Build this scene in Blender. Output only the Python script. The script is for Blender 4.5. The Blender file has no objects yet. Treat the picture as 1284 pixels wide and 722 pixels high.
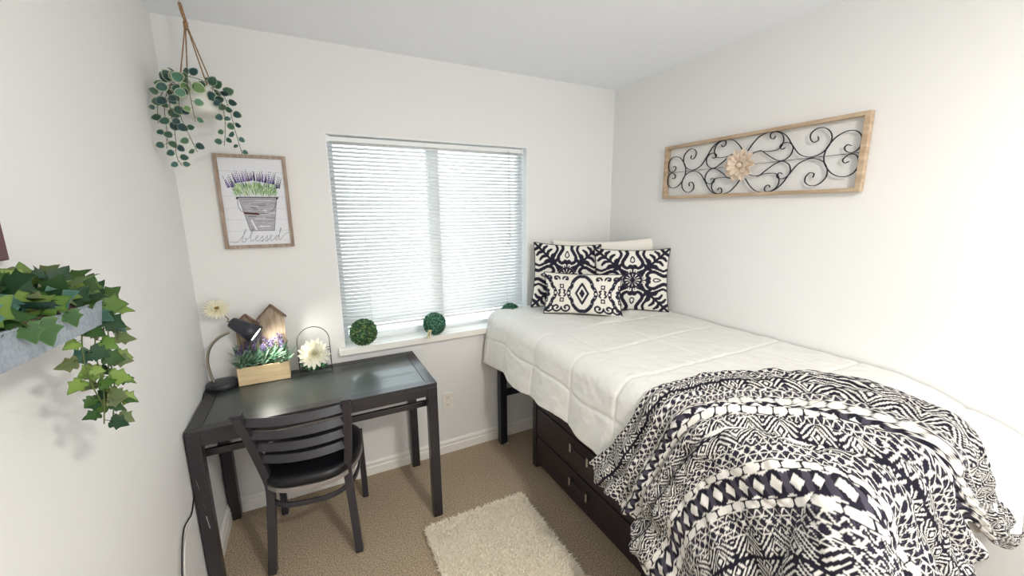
import bpy, bmesh, math, random
import numpy as np
from mathutils import Vector, Matrix
C = bpy.context.scene.collection
rnd = random.Random(7)
PI = math.pi
XL, XR, YB, YF, H = -0.506, 2.055, 2.372, -1.75, 2.44      # room: left, right, back, front, ceiling

# ------------------------------------------------------------------ colour and materials
def lin(c):
    return tuple(((v/255.0)/12.92 if v/255.0 <= 0.04045 else ((v/255.0+0.055)/1.055)**2.4) for v in c)

def mat(name, col, rough=0.6, metal=0.0, noise=None, bump=None, coat=0.0, spec=0.5):
    m = bpy.data.materials.new(name); m.use_nodes = True
    nt = m.node_tree; b = nt.nodes['Principled BSDF']
    c = lin(col)
    b.inputs['Base Color'].default_value = (*c, 1)
    b.inputs['Roughness'].default_value = rough
    b.inputs['Metallic'].default_value = metal
    b.inputs['Coat Weight'].default_value = coat
    b.inputs['Specular IOR Level'].default_value = spec
    if noise or bump:
        tc = nt.nodes.new('ShaderNodeTexCoord')
    if noise:                                    # (scale, second colour, stretch xyz, detail)
        sc, c2, st, det = noise
        mp = nt.nodes.new('ShaderNodeMapping'); mp.inputs['Scale'].default_value = st
        nt.links.new(tc.outputs['Object'], mp.inputs['Vector'])
        n = nt.nodes.new('ShaderNodeTexNoise'); n.inputs['Scale'].default_value = sc; n.inputs['Detail'].default_value = det
        nt.links.new(mp.outputs['Vector'], n.inputs['Vector'])
        r = nt.nodes.new('ShaderNodeValToRGB')
        r.color_ramp.elements[0].position = 0.35; r.color_ramp.elements[1].position = 0.65
        r.color_ramp.elements[0].color = (*c, 1); r.color_ramp.elements[1].color = (*lin(c2), 1)
        nt.links.new(n.outputs['Fac'], r.inputs['Fac']); nt.links.new(r.outputs['Color'], b.inputs['Base Color'])
    if bump:                                     # (scale, strength, distance)
        n2 = nt.nodes.new('ShaderNodeTexNoise'); n2.inputs['Scale'].default_value = bump[0]; n2.inputs['Detail'].default_value = 3
        nt.links.new(tc.outputs['Object'], n2.inputs['Vector'])
        bp = nt.nodes.new('ShaderNodeBump'); bp.inputs['Strength'].default_value = bump[1]; bp.inputs['Distance'].default_value = bump[2]
        nt.links.new(n2.outputs['Fac'], bp.inputs['Height']); nt.links.new(bp.outputs['Normal'], b.inputs['Normal'])
    return m

def vmat(name, rough=0.7, bump=None, trans=0.0):
    m = mat(name, (200, 200, 200), rough, bump=bump, spec=0.3)
    nt = m.node_tree; a = nt.nodes.new('ShaderNodeAttribute'); a.attribute_name = 'Col'
    b = nt.nodes['Principled BSDF']
    nt.links.new(a.outputs['Color'], b.inputs['Base Color'])
    if trans:
        t = nt.nodes.new('ShaderNodeBsdfTranslucent'); nt.links.new(a.outputs['Color'], t.inputs['Color'])
        mx = nt.nodes.new('ShaderNodeMixShader'); mx.inputs['Fac'].default_value = trans
        nt.links.new(b.outputs['BSDF'], mx.inputs[1]); nt.links.new(t.outputs['BSDF'], mx.inputs[2])
        nt.links.new(mx.outputs['Shader'], nt.nodes['Material Output'].inputs['Surface'])
    return m

def emat(name, col, s):
    m = bpy.data.materials.new(name); m.use_nodes = True; nt = m.node_tree
    e = nt.nodes.new('ShaderNodeEmission'); e.inputs['Color'].default_value = (*lin(col), 1); e.inputs['Strength'].default_value = s
    nt.links.new(e.outputs['Emission'], nt.nodes['Material Output'].inputs['Surface'])
    return m

M = {}
M['wall'] = mat('wall paint', (232, 232, 231), 0.85, bump=(90, 0.12, 0.002), spec=0.2)
M['ceil'] = mat('ceiling texture', (242, 245, 250), 0.9, bump=(28, 0.35, 0.006), spec=0.2)
M['trim'] = mat('white trim paint', (240, 238, 232), 0.45)
M['vinyl'] = mat('white vinyl', (240, 243, 245), 0.4)
M['carpet'] = mat('beige carpet', (146, 130, 111), 0.95, noise=(165, (216, 196, 168), (1, 1, 1), 3), bump=(240, 1.0, 0.006), spec=0.1)
M['desk'] = mat('black brown desk lacquer', (42, 40, 44), 0.36, coat=0.1)
M['desktop'] = mat('desk top lacquer with sheen tint', (58, 64, 64), 0.33, noise=(3, (68, 75, 72), (1, 1, 1), 2), coat=0.2)  # lighter greenish base includes the sheen of the bright wall mirrored in it
M['steel'] = mat('charcoal powder coat', (50, 48, 54), 0.36, spec=0.6)
M['vinylseat'] = mat('black seat vinyl', (18, 18, 24), 0.38)
M['rim'] = mat('seat rim with painted glint', (165, 158, 155), 0.35, metal=0.5)  # pale colour carries the light reflecting along the metal seat frame
M['bed'] = mat('dark bed frame', (30, 32, 42), 0.42)
M['chest'] = mat('espresso wood', (34, 25, 31), 0.42, noise=(14, (42, 31, 37), (1, 1, 10), 3))
M['chrome'] = mat('chrome', (225, 225, 228), 0.16, metal=1)
M['white_fabric'] = mat('white quilt', (224, 223, 219), 0.9, bump=(35, 0.25, 0.006), spec=0.15)
M['cream_fabric'] = mat('cream pillowcase', (240, 236, 226), 0.9, bump=(25, 0.3, 0.008), spec=0.15)
M['mattress'] = mat('mattress ticking', (225, 222, 215), 0.9)
M['print'] = vmat('printed cotton', 0.88, bump=(300, 0.15, 0.002))
M['fleece'] = vmat('printed fleece', 0.95, bump=(300, 0.3, 0.003))
M['leaf'] = vmat('leaf', 0.5, trans=0.2)
M['petal'] = vmat('petal', 0.7, trans=0.25)
M['paint'] = vmat('painted board', 0.7)
M['framewood'] = mat('greyed frame wood', (148, 128, 114), 0.8, noise=(9, (178, 160, 144), (6, 6, 1.5), 4), bump=(60, 0.3, 0.002))
M['oak'] = mat('light brown frame wood', (172, 148, 122), 0.75, noise=(8, (198, 176, 150), (3, 1, 6), 4))
M['pine'] = mat('pale planter pine', (222, 194, 148), 0.7, noise=(7, (236, 214, 172), (1, 4, 8), 3))
M['house'] = mat('weathered birdhouse wood', (150, 132, 112), 0.8, noise=(12, (180, 162, 140), (8, 8, 1), 4))
M['roofwood'] = mat('dark birdhouse roof', (104, 82, 68), 0.8, noise=(10, (132, 106, 86), (6, 2, 2), 3))
M['iron'] = mat('black iron', (34, 36, 46), 0.5, metal=0.3)
M['wire'] = mat('thin dark wire', (66, 66, 66), 0.5, metal=0.4)
M['lampblack'] = mat('lamp charcoal', (46, 48, 56), 0.38)
M['nickel'] = mat('brushed nickel', (186, 176, 162), 0.28, metal=1)
M['ceramic'] = mat('white ribbed ceramic', (228, 226, 220), 0.5)
M['rope'] = mat('jute rope', (140, 108, 76), 0.9, noise=(160, (172, 138, 102), (1, 1, 1), 2))
M['galv'] = mat('galvanised steel', (138, 148, 160), 0.5, metal=0.15, noise=(110, (164, 172, 182), (1, 1, 1), 3))
M['soil'] = mat('brown foam soil', (92, 72, 60), 0.95, noise=(70, (134, 110, 94), (1, 1, 1), 4), bump=(80, 0.8, 0.01))
M['maroon'] = mat('dark red wood', (88, 40, 46), 0.5)
M['cable'] = mat('black cable', (20, 20, 22), 0.5)
M['wcable'] = mat('white cable', (226, 224, 220), 0.5)
M['plate'] = mat('white outlet plastic', (238, 234, 226), 0.35)
M['slot'] = mat('dark slot', (40, 38, 36), 0.6)
M['slat'] = mat('blind slat white', (240, 242, 242), 0.45)
M['cord'] = mat('blind cord', (210, 212, 210), 0.8)
M['card'] = mat('price tag card', (218, 212, 176), 0.8)
M['flowerwood'] = mat('pale carved wood petals', (218, 196, 174), 0.8, noise=(20, (236, 220, 202), (1, 1, 1), 3))
M['rugbase'] = mat('rug backing', (246, 238, 214), 0.95)
M['rugpile'] = vmat('cream shag pile', 0.95, trans=0.25)
M['glow'] = emat('lamp diffuser light', (255, 252, 240), 22)
M['dome'] = emat('ceiling light diffuser', (255, 244, 226), 6)
M['tuft'] = mat('seam thread', (214, 206, 190), 0.9)
# glass pane: straight-through, faint reflection
g = bpy.data.materials.new('window glass'); g.use_nodes = True; nt = g.node_tree
nt.nodes.remove(nt.nodes['Principled BSDF'])
tr = nt.nodes.new('ShaderNodeBsdfTransparent'); tr.inputs['Color'].default_value = (0.93, 0.97, 0.97, 1)
gl = nt.nodes.new('ShaderNodeBsdfGlossy'); gl.inputs['Roughness'].default_value = 0.02
fr = nt.nodes.new('ShaderNodeFresnel'); fr.inputs['IOR'].default_value = 1.45
mx = nt.nodes.new('ShaderNodeMixShader')
nt.links.new(fr.outputs['Fac'], mx.inputs['Fac']); nt.links.new(tr.outputs['BSDF'], mx.inputs[1]); nt.links.new(gl.outputs['BSDF'], mx.inputs[2])
nt.links.new(mx.outputs['Shader'], nt.nodes['Material Output'].inputs['Surface'])
M['glass'] = g

# ------------------------------------------------------------------ mesh helpers
def V(*a): return np.array(a, float)
def unit(v):
    v = np.asarray(v, float); return v/(np.linalg.norm(v)+1e-12)

class G:
    """collects geometry; vertices in world coordinates (or thing-local when built with local=True)"""
    def __init__(s): s.v = []; s.f = []; s.c = []; s.sm = []
    def add(s, vs, fs, smooth=False, col=None):
        n = len(s.v); vs = [tuple(map(float, p)) for p in vs]; s.v += vs
        for f in fs: s.f.append(tuple(n+i for i in f)); s.sm.append(smooth)
        if col is None: s.c += [(1, 1, 1)]*len(vs)
        elif isinstance(col, list): s.c += col
        else: s.c += [tuple(col)]*len(vs)
        return s
    def box(s, x0, x1, y0, y1, z0, z1, col=None):
        vs = [(x, y, z) for x in (x0, x1) for y in (y0, y1) for z in (z0, z1)]
        return s.add(vs, [(0, 1, 3, 2), (4, 6, 7, 5), (0, 4, 5, 1), (2, 3, 7, 6), (0, 2, 6, 4), (1, 5, 7, 3)], False, col)
    def obox(s, c, ax, ay, az, hx, hy, hz, col=None):
        c = np.asarray(c, float); ax, ay, az = unit(ax), unit(ay), unit(az)
        vs = [c+ax*x+ay*y+az*z for x in (-hx, hx) for y in (-hy, hy) for z in (-hz, hz)]
        return s.add(vs, [(0, 1, 3, 2), (4, 6, 7, 5), (0, 4, 5, 1), (2, 3, 7, 6), (0, 2, 6, 4), (1, 5, 7, 3)], False, col)
    def bar(s, a, b, w, h, up=(0, 0, 1), col=None):
        a, b = np.asarray(a, float), np.asarray(b, float); d = unit(b-a)
        sd = unit(np.cross(d, up)); u = np.cross(sd, d)
        return s.obox((a+b)/2, d, sd, u, np.linalg.norm(b-a)/2, w/2, h/2, col)
    def tube(s, pts, r, n=8, closed=False, col=None, cap=True, w=None, h=None, up=None, smooth=True):
        """round tube (r) or rectangular section (w,h) swept along pts; r may be a list"""
        P = [np.asarray(p, float) for p in pts]; m = len(P)
        T = []
        for i in range(m):
            a = P[(i-1) % m] if (closed or i > 0) else P[i]; b = P[(i+1) % m] if (closed or i < m-1) else P[i]
            T.append(unit(b-a))
        if up is not None: N0 = np.asarray(up, float)
        else: N0 = np.cross(T[0], (0, 0, 1)) if abs(T[0][2]) < 0.9 else np.cross(T[0], (1, 0, 0))
        vs = []; N = N0
        if w is not None:
            prof = [(-w/2, -h/2), (w/2, -h/2), (w/2, h/2), (-w/2, h/2)]; n = 4; smooth = False
        for i in range(m):
            if up is not None: N = N0
            N = unit(N-T[i]*np.dot(N, T[i])); B = np.cross(T[i], N)
            if w is not None:
                for (a, b) in prof: vs.append(P[i]+B*a+N*b)
            else:
                rr = r[i] if hasattr(r, '__len__') else r
                for k in range(n):
                    t = 2*PI*k/n; vs.append(P[i]+(N*math.cos(t)+B*math.sin(t))*rr)
        fs = []
        for i in range(m if closed else m-1):
            j = (i+1) % m
            for k in range(n): fs.append((i*n+k, i*n+(k+1) % n, j*n+(k+1) % n, j*n+k))
        if cap and not closed: fs += [tuple(range(n-1, -1, -1)), tuple((m-1)*n+k for k in range(n))]
        return s.add(vs, fs, smooth, col)
    def lathe(s, prof, c=(0, 0, 0), axis=(0, 0, 1), n=32, col=None, smooth=True):
        """prof: list of (radius, height) along axis"""
        c = np.asarray(c, float); az = unit(axis)
        ax = unit(np.cross(az, (0, 1, 0)) if abs(az[1]) < 0.9 else np.cross(az, (1, 0, 0))); ay = np.cross(az, ax)
        vs = []
        for (r, h) in prof:
            for k in range(n):
                t = 2*PI*k/n; vs.append(c+az*h+(ax*math.cos(t)+ay*math.sin(t))*max(r, 1e-4))
        fs = []
        for i in range(len(prof)-1):
            for k in range(n): fs.append((i*n+k, i*n+(k+1) % n, (i+1)*n+(k+1) % n, (i+1)*n+k))
        if prof[0][0] > 1e-3: fs.append(tuple(range(n-1, -1, -1)))
        if prof[-1][0] > 1e-3: fs.append(tuple((len(prof)-1)*n+k for k in range(n)))
        return s.add(vs, fs, smooth, col)
    def leaf(s, p, d, nrm, L, W, shape='oval', col=(0.1, 0.3, 0.1), edge=None, cup=0.12, droop=0.0):
        """one leaf: base p, pointing along d, face normal nrm"""
        d = unit(d); nrm = unit(np.asarray(nrm, float)-d*np.dot(nrm, d)); sd = np.cross(d, nrm)
        if shape == 'oval': out = [(0, 0), (0.1, .35), (0.35, .5), (0.65, .46), (0.88, .26), (1, 0)]
        elif shape == 'round': out = [(0, 0), (0.04, .3), (0.25, .48), (0.55, .5), (0.85, .3), (1, 0)]
        elif shape == 'blade': out = [(0, 0.12), (0.25, .42), (0.55, .5), (0.8, .3), (1, 0)]
        elif shape == 'ivy': out = [(0.06, 0), (-.05, .16), (0.02, .36), (.12, .46), (0.27, .33), (.45, .50), (.52, .36), (.62, .24), (.84, .12), (1, 0)]
        else: out = [(0, .1), (0.3, .38), (0.7, .5), (0.92, .3), (1, 0)]
        n = len(out); pt = []; cc = []
        def P(u, v, lift=0):
            return np.asarray(p, float)+d*(u*L)+sd*(v*W)+nrm*(lift-droop*L*u*u)
        edge = edge or col
        mid = [(u, 0) for u, v in out]
        for (u, v) in mid: pt.append(P(u, 0, 0)); cc.append(tuple(col))
        for sgn in (1, -1):
            for (u, v) in out:
                pt.append(P(0.5+(u-0.5)*0.76, sgn*v*0.76, cup*W*v*0.76)); cc.append(tuple(col))
            for (u, v) in out:
                pt.append(P(u, sgn*v, cup*W*abs(v))); cc.append(tuple(edge))
        fs = []
        for q, sgn in ((0, 1), (1, -1)):
            a = n+q*2*n; b = a+n
            for i in range(n-1):
                f1 = (i, i+1, a+i+1, a+i); f2 = (a+i, a+i+1, b+i+1, b+i)
                if sgn < 0: f1 = f1[::-1]; f2 = f2[::-1]
                fs += [f1, f2]
        return s.add(pt, fs, True, cc)
    def petal(s, p, d, nrm, L, W, col, tip=None, curl=0.25, notch=False):
        d = unit(d); nrm = unit(np.asarray(nrm, float)-d*np.dot(nrm, d)); sd = np.cross(d, nrm)
        us = [0, .25, .5, .75, .92, 1]; ws = [.25, .7, 1, .95, .6, .12]
        vs = []; cc = []; tip = tip or col
        for u, w in zip(us, ws):
            for q in (-1, 0, 1):
                lift = curl*L*(u*u)*1.0+(0.12*W if q else 0)
                vs.append(np.asarray(p, float)+d*(u*L)+sd*(q*w*W/2)+nrm*lift)
                k = u; cc.append(tuple(col[i]*(1-k)+tip[i]*k for i in range(3)))
        fs = []
        for i in range(len(us)-1):
            for q in range(2): a = i*3+q; fs.append((a, a+1, a+4, a+3))
        return s.add(vs, fs, True, cc)
    def build(s, name, m, parent=None, bevel=0.0, seg=2, local=False, solid=0.0, auto=False):
        me = bpy.data.meshes.new(name); off = Vector((0, 0, 0))
        if parent is not None and not local: off = world_loc(parent)
        me.from_pydata([(v[0]-off[0], v[1]-off[1], v[2]-off[2]) for v in s.v], [], s.f)
        me.polygons.foreach_set('use_smooth', s.sm)
        if any(c != (1, 1, 1) for c in s.c):
            a = me.color_attributes.new('Col', 'FLOAT_COLOR', 'POINT')
            a.data.foreach_set('color', np.array([(*c, 1) for c in s.c], np.float32).ravel())
        me.materials.append(M[m] if isinstance(m, str) else m)
        me.update()
        o = bpy.data.objects.new(name, me); C.objects.link(o)
        if parent is not None: o.parent = parent
        if bevel:
            b = o.modifiers.new('bevel', 'BEVEL'); b.width = bevel; b.segments = seg; b.limit_method = 'ANGLE'; b.harden_normals = False
        if solid:
            b = o.modifiers.new('solid', 'SOLIDIFY'); b.thickness = solid; b.offset = 0
        return o

def world_loc(o):
    v = Vector((0, 0, 0))
    while o is not None: v = v+o.location; o = o.parent
    return v

def tag(o, label, cat, group=None):
    o['label'] = label; o['category'] = cat
    if group: o['group'] = group
    return o
def thing(name, label, cat, loc=(0, 0, 0), rotz=0, group=None):
    o = bpy.data.objects.new(name, None); C.objects.link(o); o.empty_display_size = 0.05
    o.location = loc; o.rotation_euler = (0, 0, rotz)
    return tag(o, label, cat, group)
def struct(name, geo, m, bevel=0.0, parent=None):
    o = geo.build(name, m, parent, bevel=bevel)
    if parent is None: o['kind'] = 'structure'
    return o

def grid_mesh(name, P, m, parent=None, cols=None, mask=None, solid=0.0, sub=0, off=None, close=False):
    """P: (a,b,3) array of positions -> one smooth quad mesh"""
    a, b = P.shape[:2]; idx = np.arange(a*b).reshape(a, b)
    q = np.stack([idx[:-1, :-1], idx[1:, :-1], idx[1:, 1:], idx[:-1, 1:]], -1).reshape(-1, 4)
    if mask is not None:
        mk = mask.reshape(-1); q = q[mk[q].all(1)]
    v = P.reshape(-1, 3).copy()
    if parent is not None: v -= np.array(world_loc(parent))
    me = bpy.data.meshes.new(name)
    me.vertices.add(len(v)); me.vertices.foreach_set('co', v.astype(np.float32).ravel())
    me.loops.add(len(q)*4); me.polygons.add(len(q))
    me.loops.foreach_set('vertex_index', q.astype(np.int32).ravel())
    me.polygons.foreach_set('loop_start', np.arange(0, len(q)*4, 4, dtype=np.int32))
    me.polygons.foreach_set('use_smooth', np.ones(len(q), bool))
    me.update(calc_edges=True)
    if cols is not None:
        ca = me.color_attributes.new('Col', 'FLOAT_COLOR', 'POINT')
        cc = np.ones((len(v), 4), np.float32); cc[:, :3] = cols.reshape(-1, 3); ca.data.foreach_set('color', cc.ravel())
    me.materials.append(M[m]); me.validate()
    o = bpy.data.objects.new(name, me); C.objects.link(o)
    if parent is not None: o.parent = parent
    if solid:
        s = o.modifiers.new('solid', 'SOLIDIFY'); s.thickness = solid; s.offset = 0
    return o

def spline(pts, n=8):
    """Catmull-Rom through points (any dimension)"""
    P = [np.asarray(p, float) for p in pts]; P = [2*P[0]-P[1]]+P+[2*P[-1]-P[-2]]; out = []
    for i in range(1, len(P)-2):
        for k in range(n):
            t = k/n; a, b, c, d = P[i-1:i+3]
            out.append(0.5*((2*b)+(c-a)*t+(2*a-5*b+4*c-d)*t*t+(3*b-a-3*c+d)*t**3))
    out.append(P[-2]); return out

# ------------------------------------------------------------------ painting into a colour grid (per-vertex colour of a dense mesh)
class Paint:
    def __init__(s, w, h, res, bg):
        s.nx, s.ny = int(w/res)+1, int(h/res)+1; s.w, s.h = w, h
        s.x, s.y = np.meshgrid(np.linspace(0, w, s.nx), np.linspace(0, h, s.ny), indexing='ij')
        s.c = np.ones((s.nx, s.ny, 3))*np.array(bg); s.res = res
    def put(s, d, col, soft=None):
        """d: signed distance (negative inside)"""
        soft = soft or s.res*0.8
        a = np.clip(0.5-d/soft, 0, 1)[..., None]; s.c = s.c*(1-a)+np.array(col)*a
    def stroke(s, pts, wd, col):
        best = np.full(s.x.shape, 1e9)
        for i in range(len(pts)-1):
            ax, ay = pts[i][:2]; bx, by = pts[i+1][:2]; dx, dy = bx-ax, by-ay; L = dx*dx+dy*dy+1e-12
            wa = wd[i] if hasattr(wd, '__len__') else wd; wb = wd[i+1] if hasattr(wd, '__len__') else wd
            t = np.clip(((s.x-ax)*dx+(s.y-ay)*dy)/L, 0, 1)
            best = np.minimum(best, np.hypot(s.x-ax-t*dx, s.y-ay-t*dy)-(wa+(wb-wa)*t)/2)
        s.put(best, col)
    def poly(s, pts, col):
        ins = np.zeros(s.x.shape, bool); n = len(pts)
        for i in range(n):
            x0, y0 = pts[i]; x1, y1 = pts[(i+1) % n]
            c = (y0 > s.y) != (y1 > s.y)
            ins ^= c & (s.x < (x1-x0)*(s.y-y0)/((y1-y0) if abs(y1-y0) > 1e-12 else 1e-12)+x0)
        s.c[ins] = col
    def disc(s, x, y, rx, ry, col):
        s.put((np.hypot((s.x-x)/rx, (s.y-y)/ry)-1)*min(rx, ry), col)
WS, CE, AE, LE, EXPO = 5.0, 23, 37, 7.0, -0.12

# ------------------------------------------------------------------ the room
WX0, WX1, WZ0, WZ1, WT = 0.134, 1.335, 0.842, 2.008, 0.16
g = G(); g.box(XL-.3, XR+.3, YF-.3, YB+.3, -0.1, 0); struct('floor', g, 'carpet')
g = G(); g.box(XL-.3, XR+.3, YF-.3, YB+.3, H, H+.1); struct('ceiling', g, 'ceil')
g = G(); g.box(XL-.12, XL, YF, YB+.12, 0, H); struct('wall_left', g, 'wall')
g = G(); g.box(XR, XR+.12, YF, YB+.12, 0, H); struct('wall_right', g, 'wall')
g = G()
g.box(XL, WX0, YB, YB+WT, 0, H); g.box(WX1, XR, YB, YB+WT, 0, H)
g.box(WX0, WX1, YB, YB+WT, 0, WZ0-.0); g.box(WX0, WX1, YB, YB+WT, WZ1, H)
struct('wall_back', g, 'wall')
g = G(); g.box(XL-.12, .95, YF-.12, YF, 0, H); g.box(1.78, XR+.12, YF-.12, YF, 0, H); g.box(.95, 1.78, YF-.12, YF, 2.04, H); struct('wall_front', g, 'wall')

def baseboard(name, a, b, inward):
    """profiled skirting swept from a to b; inward = unit vector into the room"""
    prof = [(0, 0), (.015, 0), (.015, .052), (.010, .058), (.013, .064), (.013, .078), (.006, .088), (0, .09)]
    a, b, n = V(*a), V(*b), V(*inward); vs = [p+n*d+V(0, 0, z) for p in (a, b) for (d, z) in prof]
    k = len(prof); fs = [(i, (i+1) % k, k+(i+1) % k, k+i) for i in range(k)]+[tuple(range(k)), tuple(range(2*k-1, k-1, -1))]
    gg = G().add(vs, fs); return struct(name, gg, 'trim')
baseboard('baseboard_back', (XL+.001, YB-.0005, 0.0005), (XR-.001, YB-.0005, 0.0005), (0, -1, 0))
baseboard('baseboard_left', (XL+.0005, YF, 0.0005), (XL+.0005, YB-.016, 0.0005), (1, 0, 0))
baseboard('baseboard_right', (XR-.0005, YF, 0.0005), (XR-.0005, YB-.016, 0.0005), (-1, 0, 0))

# window: vinyl slider with two panes, deep sill board
fy0, fy1 = YB+.10, YB+.15
g = G(); fw = .020
g.box(WX0, WX1, fy0, fy1, WZ0, WZ0+fw); g.box(WX0, WX1, fy0, fy1, WZ1-fw, WZ1)
g.box(WX0, WX0+fw, fy0, fy1, WZ0+fw, WZ1-fw); g.box(WX1-fw, WX1, fy0, fy1, WZ0+fw, WZ1-fw)
g.box(.705, .765, fy0-.004, fy1, WZ0+fw, WZ1-fw)
g.box(WX0+fw, WX0+fw+.016, fy0+.006, fy1-.01, WZ0+fw, WZ1-fw); g.box(.689, .705, fy0+.006, fy1-.01, WZ0+fw, WZ1-fw)
g.box(WX0+fw+.016, .689, fy0+.006, fy1-.01, WZ0+fw, WZ0+fw+.016); g.box(WX0+fw+.016, .689, fy0+.006, fy1-.01, WZ1-fw-.016, WZ1-fw)
for k, (a, b, c, d, e, f) in enumerate(((WX0, WX0+.004, YB+.0005, fy0-.001, WZ0+.002, WZ1), (WX1-.004, WX1, YB+.0005, fy0-.001, WZ0+.002, WZ1), (WX0+.004, WX1-.004, YB+.0005, fy0-.001, WZ1-.004, WZ1))):
    g2 = G().box(a, b, c, d, e, f); struct('trim_%d' % (k+2), g2, 'vinyl')  # white liner boards added to brighten the shaded window reveals
win = struct('window_1', g, 'vinyl', bevel=.002)
for x0, x1 in ((WX0+fw, .705), (.765, WX1-fw)):
    G().box(x0, x1, fy0+.028, fy0+.032, WZ0+fw, WZ1-fw).build('pane', 'glass', win)
g = G(); g.box(.103, 1.385, YB-.042, YB-.0005, .803, WZ0); g.box(WX0+.0005, WX1-.0005, YB-.0005, fy0, .82, WZ0+.0008)
sill = g.build('window_sill', 'trim', None, bevel=.004); sill['kind'] = 'structure'; sill.name = 'trim_1'

# blind
by = YB+.062
bl = thing('window_blind', 'white horizontal slat blind lowered over the window', 'blind', ((WX0+WX1)/2, by, WZ1-.03))
g = G(); g.box(WX0+.012, WX1-.012, by-.016, by+.016, 1.974, 2.0); g.build('headrail', 'slat', bl, bevel=.003)
for x in (WX0+.0045, WX1-.0185): G().box(x, x+.014, by-.02, by+.018, 1.968, 2.004).build('end_bracket', 'vinyl', bl, bevel=.003)
g = G(); zs = np.arange(.955, 1.966, .0215); tl_ = math.radians(40)
for z in zs:
    P = []
    for k in range(5):
        q = (k/4-.5)*.025; crown = .0018*(1-(2*k/4-1)**2)
        P.append((q*math.cos(tl_)-crown*math.sin(tl_), q*math.sin(tl_)+crown*math.cos(tl_)))
    vs = [(x, by+a, z+b) for x in (WX0+.007, WX1-.007) for a, b in P]
    g.add(vs, [(k, k+1, 6+k, 5+k) for k in range(4)], True)
g.build('slats', 'slat', bl, solid=.0006)
G().box(WX0+.007, WX1-.007, by-.011, by+.011, .924, .938).build('bottom_rail', 'slat', bl, bevel=.003)
for x in (.30, .735, 1.20):
    g = G()
    for dy in (-.012, .012): g.tube([(x, by+dy, 1.974), (x, by+dy, .938)], .0006, 5)
    g.build('ladder_cord', 'cord', bl)
g = G(); g.tube([(1.215, by-.019, 1.982), (1.218, by-.024, 1.40)], .0016, 6); g.tube([(1.222, by-.019, 1.982), (1.226, by-.024, 1.46)], .0016, 6)
cd = g.build('pull_cord', 'cord', bl)
for x, z in ((1.218, 1.40), (1.226, 1.46)): G().lathe([(.002, .0), (.005, -.006), (.0065, -.024), (.004, -.028)], (x, by-.024, z), n=10).build('tassel', 'wcable', cd)

# ceiling light behind the viewer (lights the room)
cl = thing('ceiling_light', 'round flush ceiling light with frosted dome on white ceiling', 'ceiling light', (.85, -.5, H-.001))
G().lathe([(.17, 0), (.17, -.02), (.155, -.026)], (.85, -.5, H-.001), n=40).build('light_base', 'vinyl', cl)
G().lathe([(.150, -.027), (.145, -.05), (.11, -.078), (.05, -.092), (0, -.095)], (.85, -.5, H-.001), n=40).build('dome', 'dome', cl)

# outlet
o_ = thing('power_outlet', 'white double power outlet low on the wall between desk and bed', 'outlet', (.7275, YB-.001, .371))
G().box(.692, .763, YB-.007, YB-.0005, .313, .428).build('cover_plate', 'plate', o_, bevel=.003)
for zc in (.345, .397):
    s_ = G().box(.711, .744, YB-.0095, YB-.0072, zc-.017, zc+.017).build('socket', 'plate', o_, bevel=.002)
    g = G(); g.box(.719, .7215, YB-.0102, YB-.0095, zc-.002, zc+.008); g.box(.7335, .736, YB-.0102, YB-.0095, zc-.002, zc+.008)
    g.lathe([(.0025, 0), (.0025, -.0006)], (.7275, YB-.0096, zc-.009), (0, 1, 0), n=10)
    g.build('slot', 'slot', s_)

# ------------------------------------------------------------------ desk
DX0, DX1, DY0, DY1, DZ = -.497, .512, 1.833, 2.356, .760
dk = thing('desk', 'black-brown rectangular writing desk under the window with straight legs', 'desk', ((DX0+DX1)/2, (DY0+DY1)/2, 0))
lw = .047
g = G(); b_ = .05
def quadslab(gg, pts, z0, z1):
    n = len(pts); gg.add([(x, y, z) for z in (z0, z1) for x, y in pts], [tuple(range(n-1, -1, -1)), tuple(range(n, 2*n))]+[(i, (i+1) % n, n+(i+1) % n, n+i) for i in range(n)])
for pts in ([(DX0, DY0), (DX1, DY0), (DX1-b_, DY0+b_), (DX0+b_, DY0+b_)], [(DX1, DY0), (DX1, DY1), (DX1-b_, DY1-b_), (DX1-b_, DY0+b_)],
            [(DX1, DY1), (DX0, DY1), (DX0+b_, DY1-b_), (DX1-b_, DY1-b_)], [(DX0, DY1), (DX0, DY0), (DX0+b_, DY0+b_), (DX0+b_, DY1-b_)]):
    quadslab(g, pts, DZ-.02, DZ)
g.build('top_border', 'desk', dk, bevel=.0015)
G().box(DX0+b_+.001, DX1-b_-.001, DY0+b_+.001, DY1-b_-.001, DZ-.018, DZ-.0015).build('top_panel', 'desktop', dk, bevel=.0015)
for (x0, x1, y0, y1) in ((DX0+lw, DX1-lw, DY0+.002, DY0+.022), (DX0+lw, DX1-lw, DY1-.022, DY1-.002), (DX0+.002, DX0+.022, DY0+lw, DY1-lw), (DX1-.022, DX1-.002, DY0+lw, DY1-lw)):
    G().box(x0, x1, y0, y1, DZ-.066, DZ-.0202).build('apron', 'desk', dk, bevel=.0015)
for x in (DX0, DX1-lw):
    for y in (DY0, DY1-lw):
        G().box(x, x+lw, y, y+lw, 0.001, DZ-.0202).build('leg', 'desk', dk, bevel=.002)
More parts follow.
